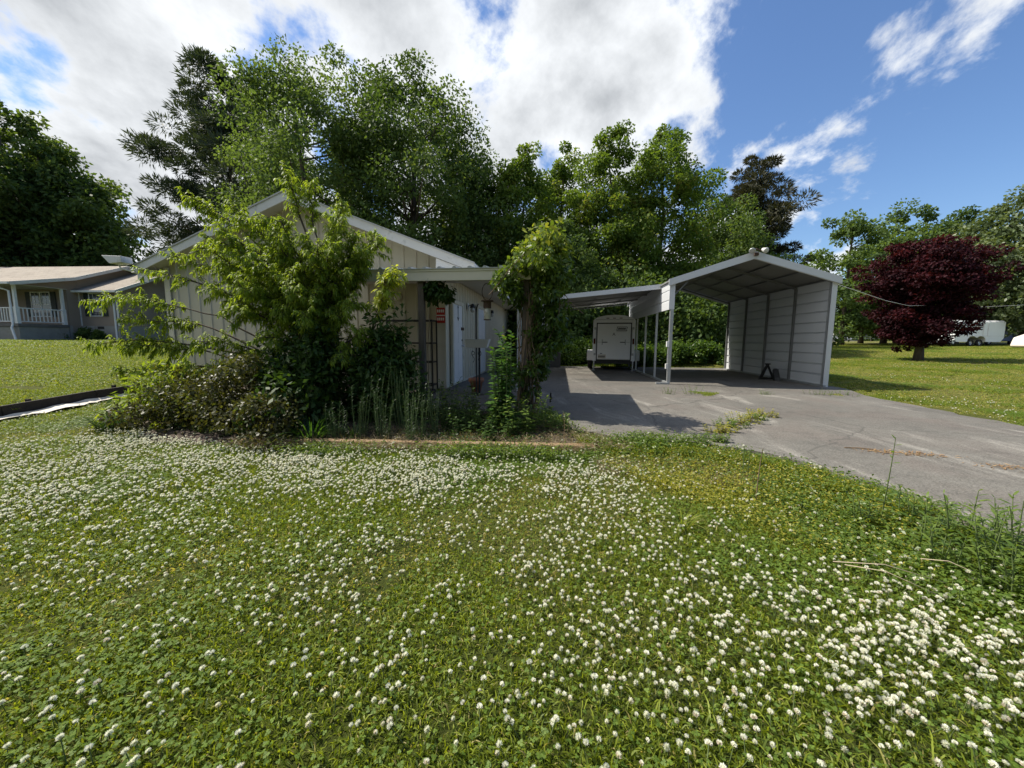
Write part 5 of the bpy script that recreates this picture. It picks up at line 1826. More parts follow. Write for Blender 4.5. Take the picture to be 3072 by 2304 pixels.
shrub('broadleaf_shrub', 'dark green leafy shrub to the right of the peach tree', (-2.0, 5.85), 1.35, 0.55, 'peach_dark', 81, 60, 110, 0.26, 0.10, 0.045)
shrub('broadleaf_shrub', 'dark leafy shrub in the shade under the peach tree', (-2.9, 5.6), 1.25, 0.75, 'peach_dark', 82, 60, 100, 0.26, 0.10, 0.045)
shrub('barberry_shrub', 'brownish twiggy barberry bush at the foot of the peach tree', (-3.75, 5.45), 0.95, 0.66, 'brownshrub', 83, 70, 120, 0.22, 0.055, 0.03, stems=30)
shrub('barberry_shrub', 'low brown and green bush left of the barberry', (-4.75, 5.55), 0.7, 0.65, 'brownshrub', 84, 50, 110, 0.20, 0.055, 0.03, stems=24)
shrub('barberry_shrub', 'low dry bush spilling over the bed edge', (-3.1, 4.85), 0.55, 0.55, 'brownshrub', 85, 44, 100, 0.17, 0.05, 0.028, stems=24)
shrub('broadleaf_shrub', 'yellow green low shrub at the left end of the bed', (-5.35, 5.95), 0.75, 0.7, 'peach', 86, 46, 80, 0.22, 0.10, 0.03)


# ------------------------------------------------------------------ stemmed plants
def blade_clump(name, label, base, n, L, W, mat, seed, spread=0.12, cat='plant', group=None, droop=1.0, vert=0.75):
    rg = np.random.default_rng(seed)
    e = empty(name, (base[0], base[1], gz(*base)))
    tag(e, label, cat, group)
    m = []
    th = rg.random(n) * 6.283
    pos = np.stack([np.cos(th), np.sin(th), np.zeros(n)], 1) * (spread * np.sqrt(rg.random(n)))[:, None]
    # arching leaves in three segments
    out = np.stack([np.cos(th), np.sin(th), np.zeros(n)], 1)
    ln = L * (0.55 + 0.55 * rg.random(n))
    lean = 0.25 + 0.65 * rg.random(n)
    side = np.stack([-np.sin(th), np.cos(th), np.zeros(n)], 1)
    segs = 5
    V = []
    for i in range(segs + 1):
        t = i / segs
        c = pos + out * (ln * lean * t ** 1.5)[:, None] + np.array([0, 0, 1.0]) * (ln * (vert * t - 0.42 * droop * lean * t ** 2.4))[:, None]
        w = W * (1 - t) ** 0.6 * 0.5
        V += [c + side * w, c - side * w]
    V = np.stack(V, 1).reshape(-1, 3)
    k = 2 * (segs + 1)
    b = np.arange(n)[:, None] * k
    F = np.concatenate([np.concatenate([b + 2 * i, b + 2 * i + 1, b + 2 * i + 3, b + 2 * i + 2], 1) for i in range(segs)])
    V[:, 2] = np.maximum(V[:, 2], -0.02)
    place(npmesh(name, V, [F], mat, np.repeat(rg.random(n), k)), 'leaves', e)
    return e


def stalk(name, label, base, h, nst, mat, seed, leafL=0.10, leafW=0.022, per=34, spread=0.10, lean=0.12, group=None, cat='weed', kind='lance', up=0.35, droop=0.5, stemmat='stem', r=0.006, tip=1.0, z=None):
    rg = np.random.default_rng(seed)
    e = empty(name, (base[0], base[1], gz(*base) if z is None else z))
    tag(e, label, cat, group)
    m = MB()
    Lp, La, Ll = [], [], []
    for s in range(nst):
        a = rg.random() * 6.283
        hh = h * (0.7 + 0.35 * rg.random()) if nst > 1 else h
        p0 = np.array([math.cos(a), math.sin(a), 0]) * spread * rg.random()
        p2 = p0 + np.array([math.cos(a) * lean * h * (0.3 + rg.random()), math.sin(a) * lean * h * (0.3 + rg.random()), hh])
        p1 = (p0 + p2) / 2 + np.array([rg.normal() * 0.04 * h, rg.normal() * 0.04 * h, 0.05 * h])
        C = bez(p0 - np.array([0, 0, 0.04]), p1, p2, 9)
        m.tube([tuple(p) for p in C], list(np.linspace(r, r * 0.35, 9)), 5, cap=False)
        n = int(per * hh / h)
        t = 0.12 + 0.88 * (np.arange(n) + rg.random(n)) / n
        i = np.minimum((t * 8).astype(int), 7)
        p = C[i] + (C[i + 1] - C[i]) * (t * 8 - i)[:, None]
        th = np.arange(n) * 2.4 + rg.random(n)
        ax = np.stack([np.cos(th), np.sin(th), np.full(n, up) + 0.3 * rg.random(n) + 0.5 * (t > 0.9)], 1)
        Lp.append(p)
        La.append(ax)
        Ll.append(leafL * (0.55 + 0.6 * rg.random(n)) * (1.1 - 0.55 * t * tip))
    Lp, La, Ll = np.concatenate(Lp), np.concatenate(La), np.concatenate(Ll)
    N = len(Lp)
    V, F, T = leaves(Lp, La, norm(np.array([0, 0, 1.0]) + rdir(rg, N) * 0.35), Ll, leafW * Ll / leafL, 0.15 + 0.85 * rg.random(N), kind, droop)
    place(npmesh(name, V, F, mat, T), 'leaves', e)
    m.build('stems', stemmat, e, smooth=True)
    return e


blade_clump('daylily_clump', 'dark grassy daylily clump at the left end of the bed', (-5.72, 5.42), 170, 0.62, 0.017, 'feather', 91, 0.20, droop=1.4, vert=0.7)
blade_clump('daylily_clump', 'bright arching daylily clump under the brown bush', (-2.55, 4.78), 130, 0.62, 0.022, 'broad', 92, 0.16, droop=1.3, vert=0.8)
blade_clump('daylily_clump', 'small arching clump beside the feathery stalks', (-2.05, 4.9), 70, 0.5, 0.018, 'feather', 93, 0.10, droop=1.3)
FG = 'feathery stalks before the left porch post'
flab = ['branching feathery stalk in front of the dark shrub', 'leaning feathery stalk beside the bright arching clump', 'thin feathery stalk before the left porch post', 'short feathery stalk at the timber end', 'tall feathery stalk under the porch fascia', 'bushy feathery stalk in the shade of the shrub', 'slender feathery stalk behind the timber', 'outermost feathery stalk by the bare soil', 'small feathery stalk below the barberry']
for i, (x, y, h) in enumerate([(-1.75, 4.95, 0.92), (-1.95, 4.80, 0.72), (-1.35, 5.0, 1.0), (-1.15, 4.78, 0.66), (-1.5, 5.2, 1.05), (-1.65, 4.72, 0.68), (-1.28, 4.68, 0.8), (-1.0, 4.98, 0.75), (-2.2, 4.72, 0.6)]):
    stalk('feathery_plant', flab[i], (x, y), h, 7, 'feather', 200 + i, 0.085, 0.008, 70, 0.10, 0.14, FG, cat='plant', kind='lance', up=0.5, droop=0.3)

stalk('pokeweed', 'tall leafy pokeweed with a pale yellow top before the porch post', (-0.10, 5.45), 1.36, 11, 'broad', 211, 0.22, 0.10, 60, 0.26, 0.10, cat='plant', kind='lance', up=0.25, droop=0.55, r=0.012)
stalk('pokeweed', 'young pale green shoot at the top of the pokeweed', (-0.10, 5.62), 1.50, 1, 'yellowweed', 212, 0.16, 0.06, 20, 0.02, 0.02, cat='plant', up=0.6, droop=0.3, r=0.010)
BW = 'leafy weeds filling the bed by the porch'
blab = ['left porch post', 'terracotta pot', 'middle of the bed', 'pokeweed foot', 'bed corner', 'feathery stalks', 'vine foot', 'timber joint', 'porch floor edge', 'right timber end']
for i, (x, y, h) in enumerate([(-0.95, 5.9, 0.55), (-0.65, 5.5, 0.5), (-0.4, 5.9, 0.5), (0.15, 5.1, 0.5), (-0.55, 5.05, 0.36), (-0.85, 5.3, 0.42), (0.3, 5.5, 0.42), (-0.2, 4.9, 0.3), (-1.25, 6.1, 0.6), (0.5, 5.0, 0.3)]):
    stalk('bed_weed', 'dark leafy weed in the bed near the ' + blab[i], (x, y), h * 1.1, 11, 'peach_dark' if i % 3 else 'weed', 220 + i, 0.14, 0.055, 24, 0.24, 0.34, BW, kind='lance', up=0.2, droop=0.5)

RW = 'tall weeds along the near drive edge'
rlab = ['with a bare flowering tip', 'leaning over the concrete', 'with narrow leaves', 'short and bushy', 'thick stemmed', 'twin stemmed', 'pale tipped', 'broad leaved', 'low and spreading', 'dense leaved', 'straight', 'bent']
rw = [(2.63, 2.62, 0.62, 1), (2.72, 2.50, 0.34, 5), (2.58, 2.30, 0.36, 5), (2.75, 2.18, 0.42, 5), (2.62, 1.98, 0.46, 6), (2.78, 1.92, 0.48, 6), (2.9, 2.05, 0.44, 6), (2.45, 2.08, 0.32, 6), (2.72, 1.74, 0.50, 7), (2.95, 1.82, 0.50, 7), (2.52, 1.80, 0.38, 6), (2.50, 2.55, 0.30, 4)]
for i, (x, y, h, n) in enumerate(rw):
    stalk('tall_weed', 'green tall weed ' + rlab[i] + ' at the drive edge', (x, y), h * (0.78 if n > 1 else 1.0), max(1, n - 1), 'weed', 240 + i, 0.115 if n > 1 else 0.10, 0.022, 22 if n > 1 else 12, 0.12, 0.20, RW, up=0.55, droop=0.4, r=0.005)
stalk('tall_weed', 'single thin dark weed stalk among the yellow ground weeds', (2.02, 3.05), 0.46, 1, 'weed', 260, 0.11, 0.012, 16, 0.0, 0.05, RW, up=0.2, droop=0.9, stemmat='vinewood')
stalk('tall_weed', 'faint thin weed stalk near the drive bend', (2.25, 3.55), 0.34, 2, 'weed', 261, 0.07, 0.01, 16, 0.03, 0.08, RW, up=0.3)
stalk('tall_weed', 'dry seeded weed stalk standing at the timber', (0.68, 4.75), 0.36, 2, 'dry', 262, 0.05, 0.012, 22, 0.03, 0.08, RW, up=0.4, stemmat='vinewood')
blade_clump('grass_tuft', 'coarse arching grass tuft beside the yellow weeds', (1.22, 2.62), 60, 0.30, 0.008, 'grass', 263, 0.07, droop=1.5, vert=0.55, cat='grass')

# ------------------------------------------------------------------ vines
def vine():
    rg = np.random.default_rng(301)
    px, py = loc2w(HO, 2.26, -2.92)
    e = empty('vine', (px, py, 0.0))
    tag(e, 'tangled vine climbing the right porch post with a leafy yellow green top', 'vine')
    for s in range(38):
        ph = rg.random() * 6.28
        rad = 0.07 + 0.11 * rg.random()
        tw = rg.normal() * 2.2
        top = 1.3 + rg.random() * 1.1
        pts = []
        for k in range(16):
            t = k / 15
            a = ph + tw * t
            r = rad * (1.25 - 0.35 * t) + rg.normal() * 0.012
            pts.append((r * math.cos(a) + 0.02, r * math.sin(a), -0.05 + top * t))
        MB().tube(pts, [0.011 - 0.006 * k / 15 for k in range(16)], 5, cap=False).build('stem', 'vinewood', e, smooth=True)
    # leafy mass at the top, hanging to the right
    C, RR = [], []
    for k in range(46):
        t = rg.random()
        C.append((0.24 + rg.normal() * 0.20, rg.normal() * 0.24, 2.30 + rg.normal() * 0.18))
        RR.append(0.19)
    for k in range(26):
        C.append((0.30 + rg.normal() * 0.13, rg.normal() * 0.2, 2.62 + rg.normal() * 0.12))
        RR.append(0.16)
    for k in range(22):
        t = rg.random()
        C.append((0.38 + rg.normal() * 0.13, rg.normal() * 0.16, 2.1 - 0.9 * t))
        RR.append(0.16)
    for k in range(14):
        C.append((-0.28 + rg.normal() * 0.14, -0.1 + rg.normal() * 0.14, 2.05 + rg.normal() * 0.10))
        RR.append(0.14)
    for k in range(22):
        C.append((0.12 + rg.normal() * 0.16, -0.05 + rg.normal() * 0.14, 0.15 + 1.7 * rg.random()))
        RR.append(0.11)
    C, RR = np.array(C), np.array(RR)
    V, F, T = clump_leaves(rg, C, RR * (0.7 + 0.6 * rg.random(len(RR))), 75, 0.085, 0.038, 0.9, droop=0.6, kind='lance', tintc=np.clip((C[:, 2] - 1.6) * 0.55, 0.0, 0.6))
    place(npmesh('vine_leaves', V, F, 'vineleaf', T), 'foliage', e)
    # loose runners
    for pts in ([(-0.05, -0.25, 2.45), (-0.25, -0.35, 2.25), (-0.45, -0.35, 1.98), (-0.58, -0.25, 1.86)],
                [(0.45, -0.1, 2.3), (0.55, -0.15, 1.7), (0.40, -0.18, 1.25), (0.10, -0.15, 0.85)],
                [(0.5, 0.0, 2.05), (0.75, 0.1, 1.75), (0.95, 0.2, 1.62)],
                [(0.1, -0.15, 0.9), (0.22, -0.2, 0.45), (0.28, -0.2, -0.02)]):
        MB().tube([tuple(p) for p in bez3(pts)], 0.006, 5, cap=False).build('runner', 'vinewood', e, smooth=True)


def bez3(p):
    p = [np.array(q, float) for q in p]
    out = []
    for i in range(len(p) - 1):
        for t in np.linspace(0, 1, 5)[:-1]:
            out.append(p[i] * (1 - t) + p[i + 1] * t)
    out.append(p[-1])
    o = np.array(out)
    for _ in range(3):
        o[1:-1] = (o[:-2] + 2 * o[1:-1] + o[2:]) / 4
    return o


vine()


def hanging_vine():
    rg = np.random.default_rng(311)
    px, py = loc2w(HO, 0.78, -2.85)
    e = empty('hanging_vine', (px, py, 1.55))
    tag(e, 'short dark vine hanging beside the left porch post under the ceiling', 'vine')
    C = np.stack([rg.normal(size=16) * 0.13, rg.normal(size=16) * 0.08, 0.42 + rg.normal(size=16) * 0.11], 1)
    V, F, T = clump_leaves(rg, C, np.full(16, 0.10), 50, 0.08, 0.045, 1.0, droop=0.8, kind='lance')
    place(npmesh('hanging_vine', V, F, 'peach_dark', T), 'foliage', e)
    MB().tube([(-0.16, 0, -1.6), (-0.17, 0, -0.5), (-0.12, 0, 0.2), (0.05, 0, 0.57)], 0.007, 5).build('stem', 'vinewood', e)


hanging_vine()


# ------------------------------------------------------------------ ground plants
def scatter(name, label, cat, pts, rots, scl, idx, meshes, kind='stuff'):
    cl = bpy.data.collections.new(name + '_kinds')
    for i, me in enumerate(meshes):
        cl.objects.link(bpy.data.objects.new('%s_kind_%02d' % (name, i), me))
    me = bpy.data.meshes.new(name)
    n = len(pts)
    me.vertices.add(n)
    me.vertices.foreach_set('co', np.asarray(pts, np.float32).ravel())
    a = me.attributes.new('rot', 'FLOAT_VECTOR', 'POINT')
    a.data.foreach_set('vector', np.asarray(rots, np.float32).ravel())
    a = me.attributes.new('scl', 'FLOAT_VECTOR', 'POINT')
    a.data.foreach_set('vector', np.asarray(scl, np.float32).ravel())
    a = me.attributes.new('idx', 'INT', 'POINT')
    a.data.foreach_set('value', np.asarray(idx, np.int32))
    o = place(me, name)
    tag(o, label, cat, kind=kind)
    g = bpy.data.node_groups.new(name, 'GeometryNodeTree')
    g.interface.new_socket('Geometry', in_out='INPUT', socket_type='NodeSocketGeometry')
    g.interface.new_socket('Geometry', in_out='OUTPUT', socket_type='NodeSocketGeometry')
    N, Lk = g.nodes, g.links
    gi, go = N.new('NodeGroupInput'), N.new('NodeGroupOutput')
    inst = N.new('GeometryNodeInstanceOnPoints')
    ci = N.new('GeometryNodeCollectionInfo')
    ci.inputs['Collection'].default_value = cl
    ci.inputs['Separate Children'].default_value = True
    ci.inputs['Reset Children'].default_value = True

    def attr(nm, dt):
        q = N.new('GeometryNodeInputNamedAttribute')
        q.data_type = dt
        q.inputs['Name'].default_value = nm
        return q.outputs['Attribute']
    e2r = N.new('FunctionNodeEulerToRotation')
    Lk.new(attr('rot', 'FLOAT_VECTOR'), e2r.inputs[0])
    Lk.new(gi.outputs[0], inst.inputs['Points'])
    Lk.new(ci.outputs[0], inst.inputs['Instance'])
    inst.inputs['Pick Instance'].default_value = True
    Lk.new(attr('idx', 'INT'), inst.inputs['Instance Index'])
    Lk.new(e2r.outputs[0], inst.inputs['Rotation'])
    Lk.new(attr('scl', 'FLOAT_VECTOR'), inst.inputs['Scale'])
    Lk.new(inst.outputs[0], go.inputs[0])
    md = o.modifiers.new('scatter', 'NODES')
    md.node_group = g
    return o


def noise2(x, y, seed, scale):
    r = np.random.default_rng(seed)
    s = np.zeros(np.shape(x))
    for k in range(7):
        a = r.random() * 6.283
        f = scale * (0.6 + 1.5 * r.random())
        s = s + np.sin((x * math.cos(a) + y * math.sin(a)) * f + r.random() * 6.283)
    return s / 3.2


def grass_patch(seed, ng, nc, size, hmin, hmax, dry=0.06, tall=0.0):
    rg = np.random.default_rng(seed)
    parts = []
    pos = np.concatenate([(rg.random((ng, 2)) - 0.5) * size, np.zeros((ng, 1))], 1)
    ax = np.stack([rg.normal(size=ng) * 0.8, rg.normal(size=ng) * 0.8, np.ones(ng)], 1)
    ln = hmin + (hmax - hmin) * rg.random(ng) ** 1.6
    if tall:
        ln = np.where(rg.random(ng) < tall, ln * 2.0, ln)
    pos[:, 2] = -0.012
    tint = 0.72 * rg.random(ng) ** 1.1
    tint = np.where(rg.random(ng) < dry, 0.85 + 0.15 * rg.random(ng), tint)
    V, F, T = leaves(pos, ax, rdir(rg, ng), ln, 0.0038 + 0.0036 * rg.random(ng), tint, 'blade', 0.7)
    mats = [np.zeros(sum(len(f) for f in F), int)]
    V2 = None
    if nc:
        c = np.concatenate([(rg.random((nc, 2)) - 0.5) * size, (0.012 + 0.030 * rg.random((nc, 1)))], 1)
        r = 0.0050 + 0.0045 * rg.random(nc)
        tl = norm(np.array([0, 0, 1.0]) + rdir(rg, nc) * 0.45)
        rows = []
        a0 = rg.random(nc) * 6.283
        ptt = []
        for k in range(3):
            a = a0 + k * 2.094
            d = np.stack([np.cos(a), np.sin(a), np.zeros(nc)], 1)
            d = norm(d - tl * np.sum(d * tl, 1, keepdims=True))
            ptt.append(leaves(c, d, tl, r * 1.3, r * 1.35, 0.1 + 0.9 * rg.random(nc), 'rhomb', 0.0))
        V2, F2, T2 = merge(ptt)
    me = bpy.data.meshes.new('g')
    if V2 is None:
        return npmesh('grass_patch', V, F, 'grass', T)
    off = len(V)
    me = npmesh('grass_patch', np.concatenate([V, V2]), F + [f + off for f in F2], 'grass', np.concatenate([T, T2]))
    me.materials.append(MAT['clover'])
    mi = np.concatenate([np.zeros(sum(len(f) for f in F), np.int32), np.ones(sum(len(f) for f in F2), np.int32)])
    me.polygons.foreach_set('material_index', mi)
    return me


def blocked(x, y):
    b = inside(DRIVE, x, y) | inside(PAD, x, y) | (inside(BED, x, y) & (dist_poly(BED, x, y) > 0.15))
    u = (x - HO[0]) * U[0] + (y - HO[1]) * U[1]
    v = (x - HO[0]) * Vv[0] + (y - HO[1]) * Vv[1]
    b |= (u > -7.5) & (u < 0.1) & (v > -0.1) & (v < 12.6)
    s = x - edge_x(y)
    b |= (s > -0.06) & (s < 0.22) & (y > 1.0) & (y < 9.7)
    return b


def slope_rot(x, y, rg):
    e = 0.25
    zx = (ground(x + e, y) - ground(x - e, y)) / (2 * e)
    zy = (ground(x, y + e) - ground(x, y - e)) / (2 * e)
    zx = np.clip(zx, -0.15, 0.15)
    zy = np.clip(zy, -0.15, 0.15)
    n = len(x)
    # Euler XYZ: spin first about z is lost when tilted, so tilt only matters a little: rotate about x and y
    sp = rg.random(n) * 6.283
    rx = zy * np.cos(sp) - zx * np.sin(sp)
    ry = -zx * np.cos(sp) - zy * np.sin(sp)
    return np.stack([rx, ry, sp], 1)


def lawn():
    rg = np.random.default_rng(401)
    kinds = [grass_patch(1, 3300, 120, 0.62, 0.032, 0.085), grass_patch(2, 2900, 500, 0.62, 0.030, 0.078),
             grass_patch(3, 2100, 1100, 0.62, 0.026, 0.066), grass_patch(4, 2700, 100, 0.62, 0.024, 0.062, dry=0.42), grass_patch(5, 3000, 300, 0.62, 0.036, 0.090, tall=0.06)]
    pts, sc_, ix = [], [], []

    def layer(step, r0, r1, s, sz):
        g = np.arange(-r1 * 1.5, r1 * 1.5, step)
        gy = np.arange(-0.4, r1, step)
        X, Y = np.meshgrid(g, gy)
        X = X.ravel() + (rg.random(X.size) - 0.5) * step * 0.5
        Y = Y.ravel() + (rg.random(Y.size) - 0.5) * step * 0.5
        d = np.hypot(X, Y)
        k = (d >= r0) & (d < r1) & (np.abs(X) < Y * 1.45 + 1.6) & ~blocked(X, Y)
        X, Y = X[k], Y[k]
        n = len(X)
        Z = ground(X, Y)
        pts.append(np.stack([X, Y, Z], 1))
        q = noise2(X, Y, 3, 1.3) + rg.normal(size=n) * 0.45
        q2 = noise2(X, Y, 9, 1.1) + rg.normal(size=n) * 0.35
        i = np.where(q > 0.75, 2, np.where(q > -0.05, 1, 0))
        i = np.where(q2 > 0.72, 3, i)
        i = np.where((q2 < -0.8), 4, i)
        i = np.where((X < edge_x(Y)), 0, i)
        i = np.where((X > 7.0) & (rg.random(n) < 0.7), 3, i)
        ix.append(i)
        v = 0.85 + 0.3 * rg.random(n)
        sc_.append(np.stack([np.full(n, s), np.full(n, s), sz * v], 1))
    layer(0.40, 0.0, 6.0, 1.0, 1.0)
    layer(0.50, 6.0, 12.0, 1.15, 1.0)
    layer(0.95, 12.0, 26.0, 2.0, 1.25)
    layer(1.7, 26.0, 62.0, 3.6, 1.7)
    p = np.concatenate(pts)
    s = np.concatenate(sc_)
    i = np.concatenate(ix)
    scatter('lawn_grass', 'short mown grass and clover leaves covering the lawn', 'grass', p, slope_rot(p[:, 0], p[:, 1], rg), s, i, kinds)


lawn()


def ragged_cover(name, label, cat, region, n, mat, L, W, seed, h=0.06, kind='rhomb', up=0.7, zoff=0.0, clump=None, onbed=False):
    """loose low leaves over a polygon: too many to count"""
    rg = np.random.default_rng(seed)
    P_ = np.array(region)
    lo, hi = P_.min(0), P_.max(0)
    x = lo[0] + (hi[0] - lo[0]) * rg.random(n * 4)
    y = lo[1] + (hi[1] - lo[1]) * rg.random(n * 4)
    k = inside(region, x, y)
    if clump is not None:
        k &= (noise2(x, y, seed + 1, clump) + rg.normal(size=len(x)) * 0.5) > 0.0
    x, y = x[k][:n], y[k][:n]
    m = len(x)
    z = ground(x, y) + zoff + h * rg.random(m) ** 1.5
    if onbed:
        z = np.maximum(ground(x, y), -0.13) + 0.06 + h * rg.random(m) ** 1.5
    ax = np.stack([rg.normal(size=m), rg.normal(size=m), up + 0.5 * rg.normal(size=m)], 1)
    V, F, T = leaves(np.stack([x, y, z], 1), ax, norm(np.array([0, 0, 1.0]) + rdir(rg, m) * 0.8), L * (0.5 + 0.8 * rg.random(m)), W * (0.6 + 0.7 * rg.random(m)), rg.random(m), kind, 0.4)
    o = place(npmesh(name, V, F, mat, T), name)
    tag(o, label, cat, kind='stuff')
    return o


EDGE = [(0.9, 4.55), (1.7, 4.62), (2.5, 4.3), (3.0, 3.6), (3.12, 2.6), (3.1, 1.7), (2.2, 1.7), (2.0, 2.2), (1.3, 3.3), (0.6, 4.1)]
ragged_cover('yellow_ground_weeds', 'yellow green creeping weeds between the lawn and the drive', 'weeds', [(1.2, 4.3), (2.3, 4.15), (2.85, 3.4), (2.95, 2.5), (2.4, 1.95), (1.9, 2.2), (1.5, 2.9), (0.9, 3.9)], 17000, 'yellowweed', 0.024, 0.013, 411, 0.10, clump=2.2)
ragged_cover('edge_weeds', 'green ragged weeds creeping over the drive edge', 'weeds', EDGE, 17000, 'weed', 0.034, 0.016, 412, 0.10, clump=1.9)
ragged_cover('bed_groundcover', 'low green weeds covering the shaded bed', 'weeds', [(-1.9, 4.6), (0.9, 4.5), (0.65, 6.0), (-1.6, 6.5), (-3.5, 6.6), (-4.8, 5.2), (-3.2, 4.65)], 9000, 'peach_dark', 0.05, 0.022, 413, 0.09, clump=1.6, onbed=True)
ragged_cover('bed_thatch', 'dry brown stems and litter around the timbers', 'litter', [(-3.4, 4.35), (1.4, 4.15), (1.0, 4.75), (0.5, 5.4), (-1.8, 5.3), (-3.4, 5.0)], 9000, 'dry', 0.13, 0.004, 414, 0.05, kind='blade', up=0.25, onbed=True)
ragged_cover('timber_weeds', 'mixed green weeds along the front of the timbers', 'weeds', [(-3.4, 4.2), (1.6, 4.0), (1.9, 4.5), (1.0, 4.6), (0.9, 4.36), (-3.4, 4.55)], 9000, 'weed', 0.045, 0.018, 415, 0.14, clump=2.4)
ragged_cover('shade_weeds', 'dark weeds creeping onto the shaded pad corner', 'weeds', [(0.55, 6.2), (0.95, 5.2), (1.3, 4.75), (2.2, 4.6), (2.3, 4.3), (1.0, 4.3), (0.4, 5.4)], 5000, 'weed', 0.04, 0.016, 416, 0.10, zoff=0.05, clump=1.5)
ragged_cover('dry_patch', 'dry bleached grass patch beside the drive bend', 'dry grass', [(0.9, 4.1), (2.0, 3.9), (2.4, 3.4), (1.6, 3.3), (0.9, 3.7)], 5000, 'dry', 0.09, 0.003, 417, 0.05, kind='blade', up=0.2, clump=2.0)


# weeds growing in the joints of the concrete
def crack_weeds():
    rg = np.random.default_rng(431)
    path = [(2.45, 4.45), (2.75, 4.95), (3.05, 5.25), (3.47, 5.60), (3.8, 5.9), (4.06, 6.12)]
    P_ = bez3([(a, b, 0) for a, b in path])
    m = MB()
    vs, fs = [], []
    full = bez3([(a, b, 0) for a, b in path + [(4.5, 6.5)]])
    for i, p in enumerate(full):
        w = 0.006 + 0.005 * rg.random() + (0.004 if i < len(P_) else 0)
        vs += [(p[0] - w, p[1] + w, 0.004), (p[0] + w, p[1] - w, 0.004)]
    for i in range(len(full) - 1):
        fs.append((2 * i, 2 * i + 1, 2 * i + 3, 2 * i + 2))
    m.add(vs, fs)
    o = m.build('drive_crack', 'soil')
    tag(o, 'dark soil filled crack across the driveway', kind='structure')
    lab = ['at the lawn end of the drive crack', 'near the lawn end of the drive crack', 'in the middle of the drive crack', 'at the bushiest point of the drive crack', 'past the middle of the drive crack', 'at the carport end of the drive crack']
    for i, t in enumerate(np.linspace(0.04, 0.97, 6)):
        p = P_[int(t * (len(P_) - 1))]
        stalk('crack_weed', 'yellow green weed tuft ' + lab[i], (p[0], p[1]), (0.09, 0.10, 0.11, 0.16, 0.08, 0.10)[i], 22, 'yellowweed' if i % 2 else 'weed', 440 + i, 0.07, 0.034, 14, 0.20, 0.5, 'weeds in the drive crack', up=0.3, r=0.003, z=0.0)
    jl = [(3.55, 8.60, 'left of the pad joint', 0.14), (4.05, 8.58, 'at the pad joint before the carport leg', 0.20), (5.7, 8.54, 'in the middle of the pad joint', 0.08), (6.9, 8.50, 'wide and flat on the right of the pad joint', 0.12), (7.45, 8.47, 'at the lawn end of the pad joint', 0.10)]
    for i, (x, y, lb, hh) in enumerate(jl):
        stalk('joint_weed', 'small green weed ' + lb, (x, y), hh, 12, 'weed', 450 + i, 0.06, 0.02, 10, 0.16 if i < 3 else 0.30, 0.5, 'weeds in the pad joint', up=0.3, r=0.003, z=0.0)
    # dry leaf litter on the drive
    ragged = [(4.0, 4.05), (4.35, 3.95), (4.75, 3.55), (4.9, 3.2)]
    lb = ['orange brown dry leaf scatter nearest the crack', 'orange brown dry leaf strip in the middle of the drive', 'small pale dry leaf scatter beside the leaf strip', 'long rusty dry leaf scatter towards the lawn weeds']
    for i, (x, y) in enumerate(ragged):
        n = 90
        x_ = x + rg.normal(size=n) * 0.13
        y_ = y + rg.normal(size=n) * 0.05 - (x_ - x) * 0.25
        ax = np.stack([rg.normal(size=n), rg.normal(size=n), np.abs(rg.normal(size=n)) * 0.12], 1)
        V, F, T = leaves(np.stack([x_, y_, np.full(n, 0.006)], 1), ax, norm(np.array([0, 0, 1.0]) + rdir(rg, n) * 0.2), 0.03 + 0.04 * rg.random(n), 0.008 + 0.008 * rg.random(n), rg.random(n), 'rhomb')
        o = place(npmesh('leaf_litter', V, F, MAT_LITTER, T), 'leaf_litter')
        tag(o, lb[i], 'leaves', 'dry leaf scatters on the drive', kind='stuff')
    s = MB().tube([(3.72, 4.20, 0.008), (3.86, 4.17, 0.012), (3.98, 4.13, 0.008)], 0.006, 5).build('fallen_twig', 'vinewood')
    tag(s, 'dark short twig lying on the drive beside the dry leaves', 'twig')


MAT_LITTER = leafmat('dry_leaf', (0.22, 0.12, 0.05), (0.42, 0.28, 0.13), 0.15)
crack_weeds()


# dead stems lying in the lawn on the right
for i, (a, b, lb) in enumerate((((1.82, 2.05), (2.25, 1.86), 'longer bleached dead stem lying in the weeds'), ((1.86, 2.02), (2.12, 1.78), 'forked bleached dead stem lying in the weeds'), ((2.3, 2.06), (2.45, 1.84), 'short bleached dead stem by the tall weeds'))):
    za, zb = gz(*a) + 0.09, gz(*b) + 0.08
    o = MB().tube([(a[0], a[1], za), ((a[0] + b[0]) / 2, (a[1] + b[1]) / 2 + 0.02, (za + zb) / 2 + 0.03), (b[0], b[1], zb)], [0.0025, 0.002, 0.001], 5).build('dead_stem', surf('bleached_stem_%d' % i, (0.46, 0.38, 0.28), 0.8), None, smooth=True)
    tag(o, lb, 'stem', 'dead stems in the weeds')


